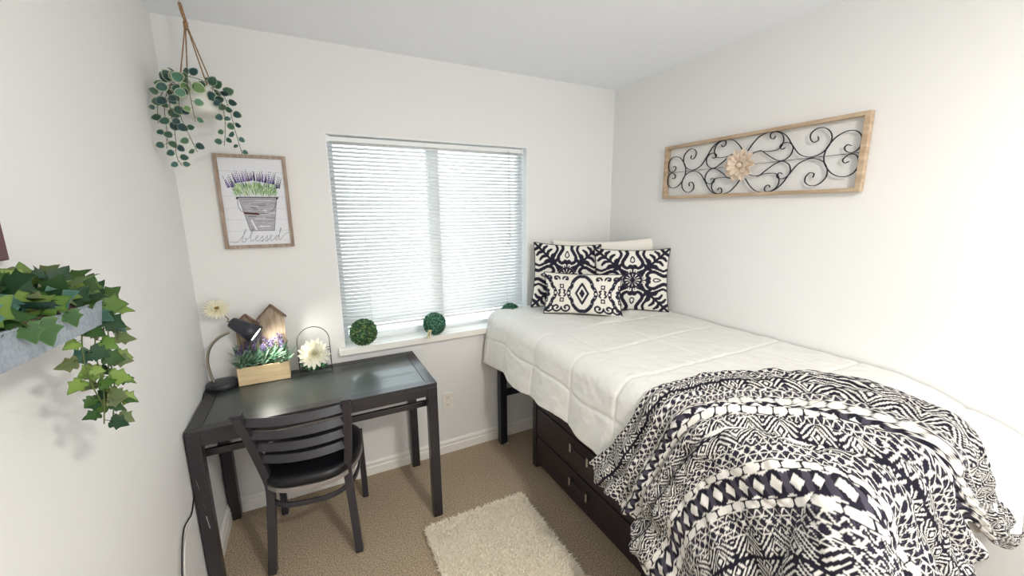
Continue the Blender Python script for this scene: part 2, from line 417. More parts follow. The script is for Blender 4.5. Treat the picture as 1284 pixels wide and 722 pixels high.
for x in (DX0+.012, DX1-.035):                       # diagonal knee braces on the side frames
    for y0, y1 in ((DY0+lw, DY0+lw+.11), (DY1-lw, DY1-lw-.11)):
        g = G(); s1 = 1 if y1 > y0 else -1
        vs = [(x+dx, y, z) for dx in (0, .022) for (y, z) in ((y0, DZ-.19), (y0, DZ-.16), (y1-s1*.03, DZ-.067), (y1, DZ-.067))]
        g.add(vs, [(0, 1, 2, 3), (7, 6, 5, 4), (0, 4, 5, 1), (1, 5, 6, 2), (2, 6, 7, 3), (3, 7, 4, 0)]); g.build('knee_brace', 'desk', dk, bevel=.0015)
g = G(); g.box(DX0+.022, DX1-.022, 1.925, 1.945, DZ-.162, DZ-.132); g.build('stretcher', 'desk', dk, bevel=.002)
# worn scratches on the front left leg
for x, z, l_, w_ in ((.012, .56, .05, .0010), (.019, .45, .022, .0010), (.024, .39, .065, .0018)):
    x = DX0+x; G().add([(x, DY0-.0005, z), (x+w_, DY0-.0005, z-.004), (x+w_+.006, DY0-.0005, z-l_), (x+.006, DY0-.0005, z-l_*.9)], [(0, 1, 2, 3)]).build('scratch', 'ceramic', dk)

# ------------------------------------------------------------------ chair (local coordinates, faces the desk)
ch = thing('desk_chair', 'dark grey metal ladder-back chair with black seat pushed up to the desk', 'chair', (-.095, 1.8275, 0), math.radians(-8.3))
def L(name, gg, m, bevel=0, par=None): return gg.build(name, m, par or ch, local=True, bevel=bevel)
for s in (-1, 1):
    pts = spline([(s*.184, -.005, .002), (s*.170, .022, .22), (s*.160, .035, .40), (s*.171, .012, .52), (s*.186, -.055, .70), (s*.197, -.118, .835)], 7)
    p_ = L('back_post', G().tube(pts, 0, w=.034, h=.036, up=(0, 1, 0)), 'steel', .004)
    g = G(); g.obox((s*.1975, -.1195, .838), (1, 0, 0), (0, 1, 0), (0, -.4, 1), .020, .021, .007); L('post_cap', g, 'steel', .003, p_)
    g = G(); g.tube([(s*.205, .386, .002), (s*.200, .372, .425)], 0, w=.03, h=.03, up=(0, 1, 0)); L('front_leg', g, 'steel', .004)
for z, hw, yy in ((.795, .186, -.100), (.722, .178, -.069), (.650, .171, -.040), (.580, .164, -.016)):
    pts = []
    for k in range(17):
        u = k/8-1; pts.append((u*hw, yy-.040*(1-u*u), z))
    L('back_slat', G().tube(pts, 0, w=.009, h=.036, up=(0, .30, 1)), 'steel', .002)
def seatring(z, sc, n=56, ysh=0):
    out = []
    for k in range(n):
        t = 2*PI*k/n; c, s = math.cos(t), math.sin(t); e = .62
        x = math.copysign(abs(c)**e, c)*.222; y = math.copysign(abs(s)**e, s)*.225
        x *= 1-.20*max(0, -y/.225)**1.3
        out.append((x*sc, .180+y*sc+ysh, z))
    return out
g = G(); rings = [seatring(.432, .80), seatring(.430, .955), seatring(.438, 1.0), seatring(.462, 1.0), seatring(.474, .965), seatring(.480, .88), seatring(.482, .6), seatring(.480, .2)]
n = 56; g.add([p for r in rings for p in r], [(i*n+k, i*n+(k+1) % n, (i+1)*n+(k+1) % n, (i+1)*n+k) for i in range(len(rings)-1) for k in range(n)]+[tuple(range(n-1, -1, -1)), tuple(7*n+k for k in range(n))], True)
L('seat', g, 'vinylseat')
L('seat_frame', G().tube([(x, y, z) for x, y, z in seatring(.419, .965)], 0, closed=True, w=.012, h=.022, up=(0, 0, 1)), 'rim', .002)
r_ = [(x, y, z) for x, y, z in seatring(.335, .90)]
L('foot_ring', G().tube(r_, 0, closed=True, w=.010, h=.024, up=(0, 0, 1)), 'steel', .002)

# ------------------------------------------------------------------ bed
XC, YC, ZT, RR = 1.02, 0.335, 0.945, 0.075
def drape(X, Y, flare=0.17, fin=0.30):
    """cloth laid flat (X in from the bed's left edge, Y in from its foot; negative = hanging) -> draped point"""
    X = np.asarray(X, float); Y = np.asarray(Y, float)
    def prof(q):
        a = np.clip(q/RR, 0, PI/2); e = np.maximum(q-RR*PI/2, 0)
        return RR*np.sin(a)+e*flare, RR*(1-np.cos(a))+e*np.sqrt(1-flare**2)
    qx = np.maximum(-X, 0); qy = np.maximum(-Y, 0); rho = np.hypot(qx, qy); psi = np.arctan2(qy, qx)
    out, dr = prof(rho); both = (qx > 0) & (qy > 0)
    gg = np.where(both, fin*rho*np.sin(2*psi), 0.); out = out+gg; dr = np.where(both, dr-.35*gg*gg/(rho+1e-6), dr)
    return np.stack([XC+RR+np.maximum(X, 0)-np.where(rho > 0, np.cos(psi), 0)*out,
                     YC+RR+np.maximum(Y, 0)-np.where(rho > 0, np.sin(psi), 0)*out, ZT-dr], -1)
def displace(P, D):
    du = np.gradient(P, axis=0); dv = np.gradient(P, axis=1); N = np.cross(du, dv); N /= np.linalg.norm(N, axis=2, keepdims=True)+1e-9
    return P+N*(1 if np.median(N[..., 2]) > 0 else -1)*D[..., None]
def smooth_noise(shape, cells, seed):
    r = np.random.RandomState(seed); gx, gy = cells
    c = r.rand(gx+3, gy+3)*2-1; x = np.linspace(0, gx, shape[0]); y = np.linspace(0, gy, shape[1])
    xi = x.astype(int); yi = y.astype(int); fx = x-xi; fy = y-yi; fx = fx*fx*(3-2*fx); fy = fy*fy*(3-2*fy)
    a = c[xi][:, yi]; b = c[xi+1][:, yi]; d = c[xi][:, yi+1]; e = c[xi+1][:, yi+1]
    return (a*(1-fx)[:, None]+b*fx[:, None])*(1-fy)[None]+(d*(1-fx)[:, None]+e*fx[:, None])*fy[None]

bx0, bx1, byh, byf = 1.066, 2.045, 2.315, .40
bd = thing('bed', 'dark bed frame with square legs along the right wall', 'bed', ((bx0+bx1)/2, (byh+byf)/2, 0))
for x in (bx0, bx1-.05):
    for y in (byh-.05, byf):
        lg = G().box(x, x+.05, y, y+.05, .006, .72).build('leg', 'bed', bd, bevel=.003)
        G().lathe([(.012, 0), (.012, .006)], (x+.048 if x < 1.5 else x+.02, y+.006, .0005), n=12).build('foot_glide', 'ceramic', lg)
for x in (bx0+.01, bx1-.035): G().box(x, x+.025, byf+.05, byh-.05, .62, .72).build('side_rail', 'bed', bd, bevel=.003)
for z0, z1 in ((.355, .40), (.64, .70)): G().box(bx0+.05, bx1-.05, byh-.04, byh-.015, z0, z1).build('end_rail', 'bed', bd, bevel=.003)
G().box(bx0+.05, bx1-.05, byf+.015, byf+.04, .64, .70).build('end_rail', 'bed', bd, bevel=.003)
for k in range(9):
    y = byf+.12+k*.205; G().box(bx0+.036, bx1-.036, y, y+.07, .70, .718).build('bed_slat', 'bed', bd)
mt = G().box(XC+.035, 2.045, YC+.155, 2.322, .722, ZT-.018).build('mattress', 'mattress', None, bevel=.05, seg=4)
tag(mt, 'mattress under the white quilt on the dark bed frame', 'mattress')

# drawer chest under the bed
cx0, cy0, cy1 = 1.160, 1.005, 1.985
cs = thing('drawer_chest', 'espresso wood two-drawer storage chest under the bed', 'drawers', ((cx0+1.95)/2, (cy0+cy1)/2, 0))
G().box(cx0+.02, 1.95, cy0+.03, cy1-.03, .03, .60).build('case', 'chest', cs, bevel=.002)
for y in (cy0, cy1-.042):
    G().box(cx0-.004, cx0+.045, y, y+.042, .001, .61).build('post', 'chest', cs, bevel=.003)
    G().box(1.91, 1.955, y, y+.042, .001, .61).build('post', 'chest', cs, bevel=.003)
for z0, z1, hz in ((.040, .222, .165), (.230, .415, .365)):
    d_ = G().box(cx0+.001, cx0+.019, cy0+.044, cy1-.044, z0, z1).build('drawer', 'chest', cs, bevel=.004)
    h_ = G()
    h_.box(cx0-.020, cx0-.013, 1.415, 1.565, hz-.004, hz+.008)
    h_ = h_.build('handle', 'chest', d_, bevel=.002)
    for y in (1.415, 1.559):
        g = G(); g.box(cx0-.024, cx0+.0005, y-.004, y+.010, hz-.026, hz+.022)
        g.build('handle_end', 'chrome', h_, bevel=.002)
G().box(cx0+.001, cx0+.019, cy0+.044, cy1-.044, .423, .59).build('top_rail', 'chest', cs, bevel=.003)

# quilt
nx, ny = 330, 560
Xs = np.linspace(-.36, .948, nx); Ys = np.linspace(-.375, 1.945, ny); Xg, Yg = np.meshgrid(Xs, Ys, indexing='ij')
wav = .012*np.sin(Yg*9.5+.8)+.005*np.sin(Yg*21+2); edge_ = np.clip(-Xg/.36, 0, 1)
Xq = Xg-edge_*(wav+.03*np.clip((Yg-1.6)/.35, 0, 1)); Yq = Yg+np.clip(-Yg/.375, 0, 1)*.02*np.sin(Xg*13)
P = drape(Xq, Yq, flare=.12, fin=.10)
P[..., 1] = np.minimum(P[..., 1], 2.329)
def seam(v, at, w=.009): return sum(np.exp(-((v-a)/w)**2) for a in at)
sx = [-.20, .10, .42, .74]; sy = [.02, .34, .66, .98, 1.30, 1.62, 1.86]
wob = .02*smooth_noise(Xg.shape, (5, 9), 3)
S = np.clip(seam(Xg+wob, sx)+seam(Yg+wob, sy), 0, 1.2)
D = .004+.0065*(1-S)*(.7+.3*smooth_noise(Xg.shape, (9, 16), 4))+.0022*smooth_noise(Xg.shape, (26, 44), 5)+.0014*smooth_noise(Xg.shape, (60, 90), 6)
hang = np.clip((-Xg-.06)/.25, 0, 1)*np.clip((Yg-.45)/.25, 0, 1)
D += hang*(.009*np.sin(Yg*13+1.5*np.sin(Yg*5))+.003*np.sin(Yg*37+1)+.008)
D += np.clip((-Yg-.06)/.25, 0, 1)*np.clip((Xg-.60)/.2, 0, 1)*(.014*np.sin(Xg*19)+.008*np.sin(Xg*41))
# a tuck in front of the pillows and a soft roll at the foot right corner
D += .012*np.exp(-((Yg-1.34-.35*(Xg-.4))/.05)**2)*np.clip(Xg*2, 0, 1)
wq = np.clip((Xg-.50)/.40, 0, 1); wq = wq*wq*(3-2*wq)
P[..., 1] -= wq*.055*np.clip(-Yg/.12, 0, 1); P[..., 2] -= wq*.068*np.exp(-((Yg+.03)/.15)**2)
P = displace(P, D)
P[..., 0] = np.minimum(P[..., 0], XR-.006); P[..., 1] = np.minimum(P[..., 1], 2.329)
# the foot-right corner sags off the mattress
qm = grid_mesh('quilt', P, 'white_fabric', None, solid=.008)
tag(qm, 'white quilted comforter spread over the bed and hanging at its sides', 'comforter')
# printed throw: bands concentric round the foot-left corner of the bed
tk = [-.9, -.8, -.7, -.6, -.45, -.35, -.25, -.1, 0, .1, .2, .3, .4, .5, .7, 1.05]
so = [.22, .23, .25, .27, .33, .42, .53, .61, .65, .69, .71, .71, .60, .38, .31, .30]
sm_ = [.02, .03, .05, .11, .20, .25, .30, .39, .40, .40, .37, .27, .21, .19, .16, .14]
si = [-.17, -.16, -.14, -.10, .01, .05, .06, .04, .01, -.04, -.08, -.09, -.08, -.09, -.10, -.12]
na, nb = 470, 640
sig = np.linspace(-1.0, 1.0, na)
def lut(x, xs, ys): return np.interp(x, xs, ys)
tleft = lut(sig, [-1, -.5, -.1, .15, .42, .5, .65, .8, 1], [-.86, -.78, -.68, -.70, -.66, -.71, -.70, -.79, -.78])
tright = lut(sig, [-1, -.3, .3, .46, .5, .56, .7, .85, .95, 1], [.84, .72, .58, .52, .52, .66, .80, .89, .90, .84])
ker = np.ones(9)/9
tleft = np.convolve(np.pad(tleft, 4, 'edge'), ker, 'valid'); tright = np.convolve(np.pad(tright, 2, 'edge'), np.ones(5)/5, 'valid')
tau = np.linspace(0, 1, nb)[None]; T = tleft[:, None]+(tright-tleft)[:, None]*tau
def sm_lut(ys):
    fine = np.linspace(-.95, 1.1, 411); v = np.interp(fine, tk, ys); v = np.convolve(np.pad(v, 12, 'edge'), np.ones(25)/25, 'valid'); return np.interp(T, fine, v)
Lo, Lm, Li = sm_lut(so), sm_lut(sm_), sm_lut(si); SG = np.broadcast_to(sig[:, None], T.shape)
Sv = np.where(SG > .55, Lm+(Lo-Lm)*(SG-.55)/.45, np.where(SG > 0, Li+(Lm-Li)*SG/.55, Li+.70*SG))
k_ = .70711
X2, Y2 = (Sv+T)*k_, (Sv-T)*k_
P = drape(X2, Y2, flare=.17, fin=.36)
nz1 = smooth_noise(T.shape, (7, 10), 11); nz2 = smooth_noise(T.shape, (18, 26), 12); nz3 = smooth_noise(T.shape, (60, 80), 13)
ph = SG+.04*nz1+.05*np.sin(T*3.1)
def ridge(c, w, amp): return amp*np.exp(-((ph-c)/w)**2)
D = .020+.004*nz3+.008*nz2
D += ridge(.97, .05, .010)+ridge(.80, .045, .016)+ridge(.62, .05, .020)+ridge(.42, .04, .018)+ridge(.27, .035, .024)*np.clip(1-abs(T)/.5, .3, 1)+ridge(.10, .05, .012)
D -= ridge(.71, .03, .010)+ridge(.52, .03, .010)+ridge(.35, .025, .010)+ridge(.19, .025, .012)
side = np.clip((ZT-P[..., 2]-.05)/.3, 0, 1)
vert = np.sin(T*24+2.2*nz1+SG*2)+.5*np.sin(T*47+SG*5)
D += .012*np.clip(-X2/.1, 0, 1)*np.clip(-Y2/.1, 0, 1)
D += side*(.016+.020*(.5+.7*vert)*np.clip(1-SG*.6, .4, 1))
P0 = P.copy()
P = displace(P, D)
P[..., 0] = np.minimum(P[..., 0], XR-.02)
seg = np.linalg.norm(np.diff(P0, axis=1), axis=2); cum = np.concatenate([np.zeros((na, 1)), np.cumsum(seg, 1)], 1)
ref = np.array([np.interp(-.15, T[i], cum[i]) for i in range(na)]); TL = cum-ref[:, None]
pad = np.pad(TL, ((20, 20), (0, 0)), 'edge'); cs_ = np.cumsum(np.concatenate([np.zeros((1, nb)), pad], 0), 0); TL = (cs_[41:]-cs_[:-41])/41
mid0 = int(na*.70); TO = TL.copy()                              # keep the print square to the bands
tan = np.gradient(P0, axis=1); tan /= np.linalg.norm(tan, axis=2, keepdims=True)+1e-9
tan = np.stack([np.apply_along_axis(lambda a: np.convolve(np.pad(a, 12, 'edge'), np.ones(25)/25, 'valid'), 1, tan[..., c]) for c in range(3)], -1)
for rng, st in ((range(mid0+1, na), -1), (range(mid0-1, -1, -1), 1)):
    for i in rng: TO[i] = TO[i+st]+np.einsum('jk,jk->j', P0[i]-P0[i+st], (tan[i]+tan[i+st])/2)
wt = np.clip((SG-.3)/.25, 0, 1); TL = TL*(1-.85*wt)+TO*.85*wt
PP = np.interp(SG, [-1, 0, .55, 1], [-.66, .045, .36, .560])+.006*nz1+.004*nz2
def pattern(p, t):
    per = .315; band = np.round(p/per); q = p-band*per; a = np.abs(q)
    W = np.array([.68, .66, .62]); K = np.array([.010, .009, .018]); Gc = np.array([.055, .05, .07])
    col = np.ones(p.shape+(3,))*W
    def setc(m, c): col[m] = c
    d = .044; u = (t/d) % 1-.5; u2 = ((t/d)+.5) % 1-.5
    z1 = a < .030; setc(z1, K)
    setc(z1 & (a < .024) & (np.abs(u2) < .18), Gc)
    setc(z1 & (np.abs(u)/.33+a/.021 < 1), W)
    setc(z1 & (np.abs(u2)*d/.017 < (a-.0215)/.0085), W)
    z2 = (a >= .030) & (a < .052); bl_ = (np.abs(u/.46)**3.2+np.abs((a-.041)/.0098)**3.2) < 1
    setc(z2, K); setc(z2 & bl_, W)
    def trirow(lo, hi, pitch, ph=0):
        z = (a >= lo) & (a < hi); h = (a-lo)/(hi-lo); v = np.abs(((t/pitch+ph) % 1)-.5)*2
        line = (np.abs(v-h) < .15) | (h < .09) | (h > .91)
        inner = (np.abs(v-h) > .42)
        setc(z, K); setc(z & inner & (np.sin(t*900) > -.2), Gc); setc(z & line, W)
    trirow(.052, .070, .024)
    z = (a >= .070) & (a < .094); c1 = (t/.026) % 1-.5; h = (a-.082)/.012
    star = (np.abs(c1)*2+np.abs(h) < .55) | ((np.abs(np.abs(c1)*2-np.abs(h)) < .16)); setc(z, K*1.5); setc(z & star, W*.95)
    z = (a >= .094); zz = np.abs(((t/.086+.5*(band % 2)) % 1)-.5)*2
    f = (a-.094)-.0635*zz*.62; st = np.floor(f/.0068)
    setc(z, W); setc(z & ((f/.0136) % 1 < .56), K)
    cc = np.abs(((t/.086+.5*(band % 2)) % 1)-.5)*.086; dd = cc+np.abs(a-.141)*.9
    setc(z & (dd < .022), K); setc(z & (dd < .0175), W); setc(z & (dd < .012), K); setc(z & (dd < .006), W)
    setc(z & (a > .154), K); zc = z & (zz > .84); setc(zc & (np.abs(((a-.094)/.011) % 1-.5) < .26), K)
    trirow(.094, .108, .020, .25)
    return col
cols = pattern(PP, TL+.012*nz1+.003*nz2)
th = grid_mesh('throw_blanket', P, 'fleece', None, cols=cols, solid=.006)
tag(th, 'black and white geometric print fleece throw draped over the foot of the bed', 'blanket')

# ------------------------------------------------------------------ pillows
def damask(w, h, res):
    p = Paint(w, h, res, (.78, .76, .70)); K = (.014, .013, .028); W = (.78, .76, .70)
    cx, cy, s = w/2, h/2, w/2
    def sym(pts, wd, col=K):
        for sw in (0, 1):
            for a in (1, -1):
                for b in (1, -1):
                    q = [((y, x) if sw else (x, y)) for x, y in pts]
                    p.stroke([(cx+a*x*s, cy+b*y*s*h/w) for x, y in q], [k*s for k in wd] if hasattr(wd, '__len__') else wd*s, col)
    sym([(0, .20), (0, .34)], .05)
    sym(spline([(.05, .47), (.15, .40), (.25, .47), (.27, .60), (.20, .74), (.13, .88), (.15, 1.02)], 5), .10)
    sym([(.06, .46), (.02, .42)], .12); sym(spline([(.0, .58), (.055, .64), (.035, .74), (0, .80)], 4), .035)
    sym(spline([(.17, .26), (.34, .36), (.42, .52), (.36, .70), (.29, .86), (.34, 1.02)], 5), .075)
    sym([(.22, .22), (.5, .5), (.98, .98)], .075)
    for q, l in ((.36, .22), (.48, .27), (.60, .27), (.72, .24), (.84, .16)):
        bx_, by_ = q, q+.01
        sym(spline([(bx_, by_), (bx_-.02, by_+l*.5), (bx_-.12*l/.25, by_+l*.86)], 4), [.05, .065, .08, .085, .09, .09, .08, .07, .06])
    p.disc(cx, cy, .27*s, .27*s*h/w, K)
    for k in range(28):
        a = 2*PI*k/28; p.stroke([(cx+.25*s*math.cos(a), cy+.25*s*h/w*math.sin(a)), (cx+.32*s*math.cos(a), cy+.32*s*h/w*math.sin(a))], .03*s, K)
    for k in range(12):
        a = 2*PI*k/12; p.stroke([(cx+.08*s*math.cos(a), cy+.08*s*h/w*math.sin(a)), (cx+.20*s*math.cos(a), cy+.20*s*h/w*math.sin(a))], [.010*s, .030*s], W)
    return p
def ikat(w, h, res):
    W = (.80, .77, .70); K = (.020, .018, .038); p = Paint(w, h, res, W); cy = h/2
    per = w*.55
    for c in (w*.5-per, w*.5, w*.5+per):
        r = h*.375
        pts = []
        for k in range(81):
            a = 2*PI*k/80; rr = r*(.80+.13*abs(math.cos(3*a))+.24*abs(math.sin(a))**14)
            pts.append((c+rr*math.cos(a)*1.0, cy+rr*math.sin(a)*1.12))
        p.stroke(pts, h*.085, K)
        for k in range(12):
            a = 2*PI*(k+.5)/12; p.disc(c+r*.87*math.cos(a), cy+r*.93*math.sin(a), h*.016, h*.010, W)
        dia = lambda k: [(c, cy+h*k), (c+h*k*.62, cy), (c, cy-h*k), (c-h*k*.62, cy), (c, cy+h*k)]
        p.stroke(dia(.25), h*.055, K); p.poly(dia(.12)[:-1], K)
        for sx in (-1, 1): p.stroke([(c+sx*r*.93+a*h*.05, cy+b*h*.05) for a, b in ((0, 1), (1, 0), (0, -1), (-1, 0), (0, 1))], h*.028, K); p.disc(c+sx*r*.93, cy, h*.03, h*.03, W)
    for c in (w*.5-per/2, w*.5+per/2, 0, w):
        for sy in (-1, 1):
            p.disc(c, cy+sy*h*.17, h*.055, h*.055, K); p.disc(c, cy+sy*h*.17, h*.028, h*.028, W)
            for k in range(4):
                a = PI/4+PI/2*k; p.disc(c+h*.05*math.cos(a), cy+sy*h*.17+h*.05*math.sin(a), h*.02, h*.02, K)
        for sx in (-1, 1):
            p.stroke(spline([(c+sx*h*.04, cy+h*.08), (c+sx*h*.08, cy+h*.06), (c+sx*h*.05, cy+h*.01), (c+sx*h*.09, cy-h*.04), (c+sx*h*.05, cy-h*.08)], 4), h*.042, K)
            for sy in (-1, 1):
                pts = []
                for k in range(22):
                    a = k/21*4.6*PI/2; rr = h*((.125 if sy < 0 else .085)-.0046*k)
                    pts.append((c+sx*(h*.125+rr*math.cos(a+PI)), cy+sy*(h*.36+rr*.85*math.sin(a))))
                p.stroke(pts, h*.046, K)
    return p
def pillow(name, label, cat, bl, br, tl, T, m, paint=None, piping=False, group=None, sag=.05, ears=.075):
    """bl, br, tl: corners of the front face; T: thickness"""
    bl, br, tl = V(*bl), V(*br), V(*tl); U = br-bl; Vv = tl-bl; w, h = np.linalg.norm(U), np.linalg.norm(Vv); N = unit(np.cross(U, Vv))
    c = bl+U/2+Vv/2; nu, nv = (int(w/.0028), int(h/.0028)) if paint else (70, 60)
    root = thing(name, label, cat, tuple(bl+U/2), 0, group)
    u, v = np.meshgrid(np.linspace(-1, 1, nu), np.linspace(-1, 1, nv), indexing='ij')
    # edges bow inward between pointed corners
    uu = u*(1-ears*(1-v**2)); vv = v*(1-ears*(1-u**2))
    th_ = np.clip((1-u**2), 0, 1)**.45*np.clip((1-v**2), 0, 1)**.45
    nz = smooth_noise(u.shape, (6, 5), len(name))+.5*smooth_noise(u.shape, (14, 11), 5)
    def face(sgn):
        P = c+uu[..., None]*U/2+vv[..., None]*Vv/2+N*(sgn*T/2*th_+.006*nz*th_)[..., None]
        P = P-unit(Vv)*(sag*h*.25*(1-v[..., None])*(1-u[..., None]**2)*0)
        return P
    cols = None
    if paint is not None:
        pc = paint.c; ix = np.clip(((u+1)/2*(paint.nx-1)).round().astype(int), 0, paint.nx-1); iy = np.clip(((v+1)/2*(paint.ny-1)).round().astype(int), 0, paint.ny-1)
        cols = pc[ix, iy]
    F_, Bk = face(1), face(-1)
    # one closed mesh: front and back share the rim
    P2 = np.concatenate([F_, Bk[::-1]], 0); c2 = np.concatenate([cols, cols[::-1]], 0) if cols is not None else None
    o = grid_mesh('pillow_cover', P2, m, root, cols=c2)
    if piping:
        rim = [F_[i, 0] for i in range(0, nu, 4)]+[F_[-1, j] for j in range(0, nv, 4)]+[F_[i, -1] for i in range(nu-1, -1, -4)]+[F_[0, j] for j in range(nv-1, -1, -4)]
        G().tube(rim, .0035, 6, closed=True).build('piping', 'trimcord', root)
    return root
M['trimcord'] = mat('dark piping cord', (34, 32, 44), 0.8)
dm = damask(.45, .42, .0022)
pillow('throw_pillow', 'black and white damask square pillow nearest the window', 'pillow', (1.285, 2.235, .972), (1.665, 2.005, .955), (1.345, 2.300, 1.395), .10, 'print', dm, True, None)
pillow('throw_pillow', 'black and white damask square pillow nearest the right wall', 'pillow', (1.615, 2.000, .957), (2.012, 1.735, .957), (1.655, 2.055, 1.358), .10, 'print', dm, True, None)
pillow('lumbar_pillow', 'small rectangular black and white medallion print pillow in front of the damask pillows', 'pillow', (1.295, 2.090, .962), (1.665, 1.775, .958), (1.335, 2.150, 1.215), .10, 'print', ikat(.49, .26, .0018), True)
pillow('bed_pillow', 'plain white bed pillow behind the damask pillows', 'pillow', (1.46, 2.285, .965), (2.035, 1.89, .985), (1.515, 2.335, 1.400), .11, 'cream_fabric', None, ears=.10)

# ------------------------------------------------------------------ shag rug
rx0, rx1, ry0, ry1 = .395, .950, .86, 1.762
rg = thing('shag_rug', 'cream shaggy rectangular rug on the beige carpet beside the bed', 'rug', ((rx0+rx1)/2, (ry0+ry1)/2, 0))
G().box(rx0+.01, rx1-.01, ry0+.01, ry1-.01, .001, .010).build('backing', 'rugbase', rg)
R_ = np.random.RandomState(2); N_ = 60000
bx = R_.uniform(rx0, rx1, N_)+0; by_ = R_.uniform(ry0, ry1, N_)
ang = R_.uniform(0, 2*PI, N_); ln = R_.uniform(.018, .034, N_); lean = R_.uniform(.5, 1.1, N_)
clx = np.sin(bx*60+3*np.sin(by_*31)); ang = ang+clx*.6
wd = R_.uniform(.0012, .0024, N_)
base = np.stack([bx, by_, np.full(N_, .008)], 1); dr = np.stack([np.cos(ang), np.sin(ang), np.zeros(N_)], 1); sd = np.stack([-dr[:, 1], dr[:, 0], np.zeros(N_)], 1)
mid = base+dr*(ln*lean*.35)[:, None]+np.stack([0*ln, 0*ln, ln*.50], 1); tip = base+dr*(ln*lean)[:, None]+np.stack([0*ln, 0*ln, ln*(1.05-lean*.55)], 1)
vs = np.stack([base-sd*wd[:, None], base+sd*wd[:, None], mid+sd*wd[:, None], mid-sd*wd[:, None], tip], 1).reshape(-1, 3)
off = np.array(rg.location); me = bpy.data.meshes.new('pile'); i0 = np.arange(N_)*5
me.vertices.add(len(vs)); me.vertices.foreach_set('co', (vs-off).astype(np.float32).ravel())
quad = np.stack([i0, i0+1, i0+2, i0+3], 1); tri = np.stack([i0+3, i0+2, i0+4], 1)
li = np.concatenate([quad.ravel(), tri.ravel()]).astype(np.int32); me.loops.add(len(li)); me.loops.foreach_set('vertex_index', li); me.polygons.add(2*N_)
me.polygons.foreach_set('loop_start', np.concatenate([np.arange(N_)*4, 4*N_+np.arange(N_)*3]).astype(np.int32)); me.polygons.foreach_set('use_smooth', np.ones(2*N_, bool)); me.update(calc_edges=True)
ca = me.color_attributes.new('Col', 'FLOAT_COLOR', 'POINT'); f_ = R_.uniform(.93, 1.08, N_); cc = np.ones((N_, 5, 4), np.float32)
base_c = np.array(lin((254, 245, 228))); cc[..., :3] = base_c*f_[:, None, None]; ca.data.foreach_set('color', np.clip(cc, 0, 1).ravel())
me.materials.append(M['rugpile']); po = bpy.data.objects.new('pile', me); C.objects.link(po); po.parent = rg; po['kind'] = 'stuff'

# ------------------------------------------------------------------ desk lamp
DT = DZ
lp = thing('desk_lamp', 'charcoal desk lamp with bent nickel neck, switched on, on the desk', 'lamp', (-.4355, 2.285, DT))
G().lathe([(.065, .001), (.067, .006), (.067, .020), (.064, .026), (.058, .028), (.02, .029), (0, .029)], (-.4355, 2.285, DT), n=48).build('base', 'lampblack', lp)
neck = spline([(-.468, 2.285, DT+.027), (-.478, 2.285, .83), (-.482, 2.285, .90), (-.465, 2.283, .965), (-.425, 2.277, 1.012), (-.378, 2.268, 1.036)], 8)
G().tube(neck, .0065, 12).build('neck', 'nickel', lp)
Bk = V(-.362, 2.265, 1.085); ax = unit(V(.80, -.22, -.58))
hd = G().lathe([(.0, -.004), (.020, -.004), (.026, .002), (.030, .03), (.038, .075), (.047, .125), (.0445, .125), (.036, .075), (.028, .03), (.0, .02)], Bk, ax, n=40).build('lamp_head', 'lampblack', lp)
G().lathe([(.0, .112), (.0425, .113), (.043, .1165), (.0, .1175)], Bk, ax, n=40).build('diffuser', 'glow', hd)
G().lathe([(.008, -.018), (.009, -.004)], Bk, ax, n=14).build('switch', 'nickel', hd)
g = G(); g.tube(spline([(-.490, 2.27, DT+.012), (-.5015, 2.22, DT+.004), (-.5018, 2.12, .70), (-.5018, 1.95, .56), (-.5018, 1.80, .455), (-.500, 1.73, .462), (-.498, 1.66, .47), (-.496, 1.59, .41), (-.494, 1.54, .30), (-.480, 1.52, .12), (-.476, 1.50, .012)], 8), .0026, 8)
g.build('power_cord', 'cable', lp)
g = G(); g.tube(spline([(-.5025, 1.80, .448), (-.501, 1.71, .43), (-.4995, 1.65, .415), (-.499, 1.60, .34), (-.498, 1.575, .22), (-.482, 1.55, .012)], 8), .0022, 8)
tag(g.build('white_cord', 'wcable'), 'thin white cord running down the left wall beside the desk leg', 'cord')

# ------------------------------------------------------------------ planter box of lavender with birdhouse back
px0, px1, py0, py1 = -.366, -.142, 2.245, 2.318
pb = thing('lavender_planter', 'pale wooden box of artificial lavender with birdhouse back on the desk', 'planter', ((px0+px1)/2, (py0+py1)/2, DT))
g = G(); t = .008; zb, ztp = DT+.001, DT+.092
g.box(px0, px1, py0, py0+t, zb, ztp); g.box(px0, px1, py1-t, py1, zb, ztp); g.box(px0, px0+t, py0+t, py1-t, zb, ztp); g.box(px1-t, px1, py0+t, py1-t, zb, ztp); g.box(px0+t, px1-t, py0+t, py1-t, zb, zb+t)
g.build('box', 'pine', pb, bevel=.0012)
G().box(px0+t+.001, px1-t-.001, py0+t+.001, py1-t-.001, ztp-.02, ztp-.012).build('soil', 'soil', pb)
def house(cx, hw, zpk, zev, ov, yy):
    gg = G(); z0 = zb; pts = [(cx-hw, z0), (cx+hw, z0), (cx+hw, zev), (cx, zpk), (cx-hw, zev)]
    gg.add([(x, y, z) for y in (yy, yy+.012) for x, z in pts], [(0, 1, 2, 3, 4), (9, 8, 7, 6, 5)]+[(i, 5+i, 5+(i+1) % 5, (i+1) % 5) for i in range(5)])
    hh = gg.build('birdhouse_panel', 'house', pb, bevel=.001)
    for s in (-1, 1):
        d = unit(V(s*hw, 0, zev-zpk)); L_ = math.hypot(hw, zev-zpk)+ov; a = V(cx, yy-.003, zpk+.005); nn = V(-d[2]*s, 0, d[0]*s)
        G().obox(a+d*L_/2+nn*.001, d, (0, 1, 0), nn, L_/2, .013, .0035).build('roof', 'roofwood', hh, bevel=.001)
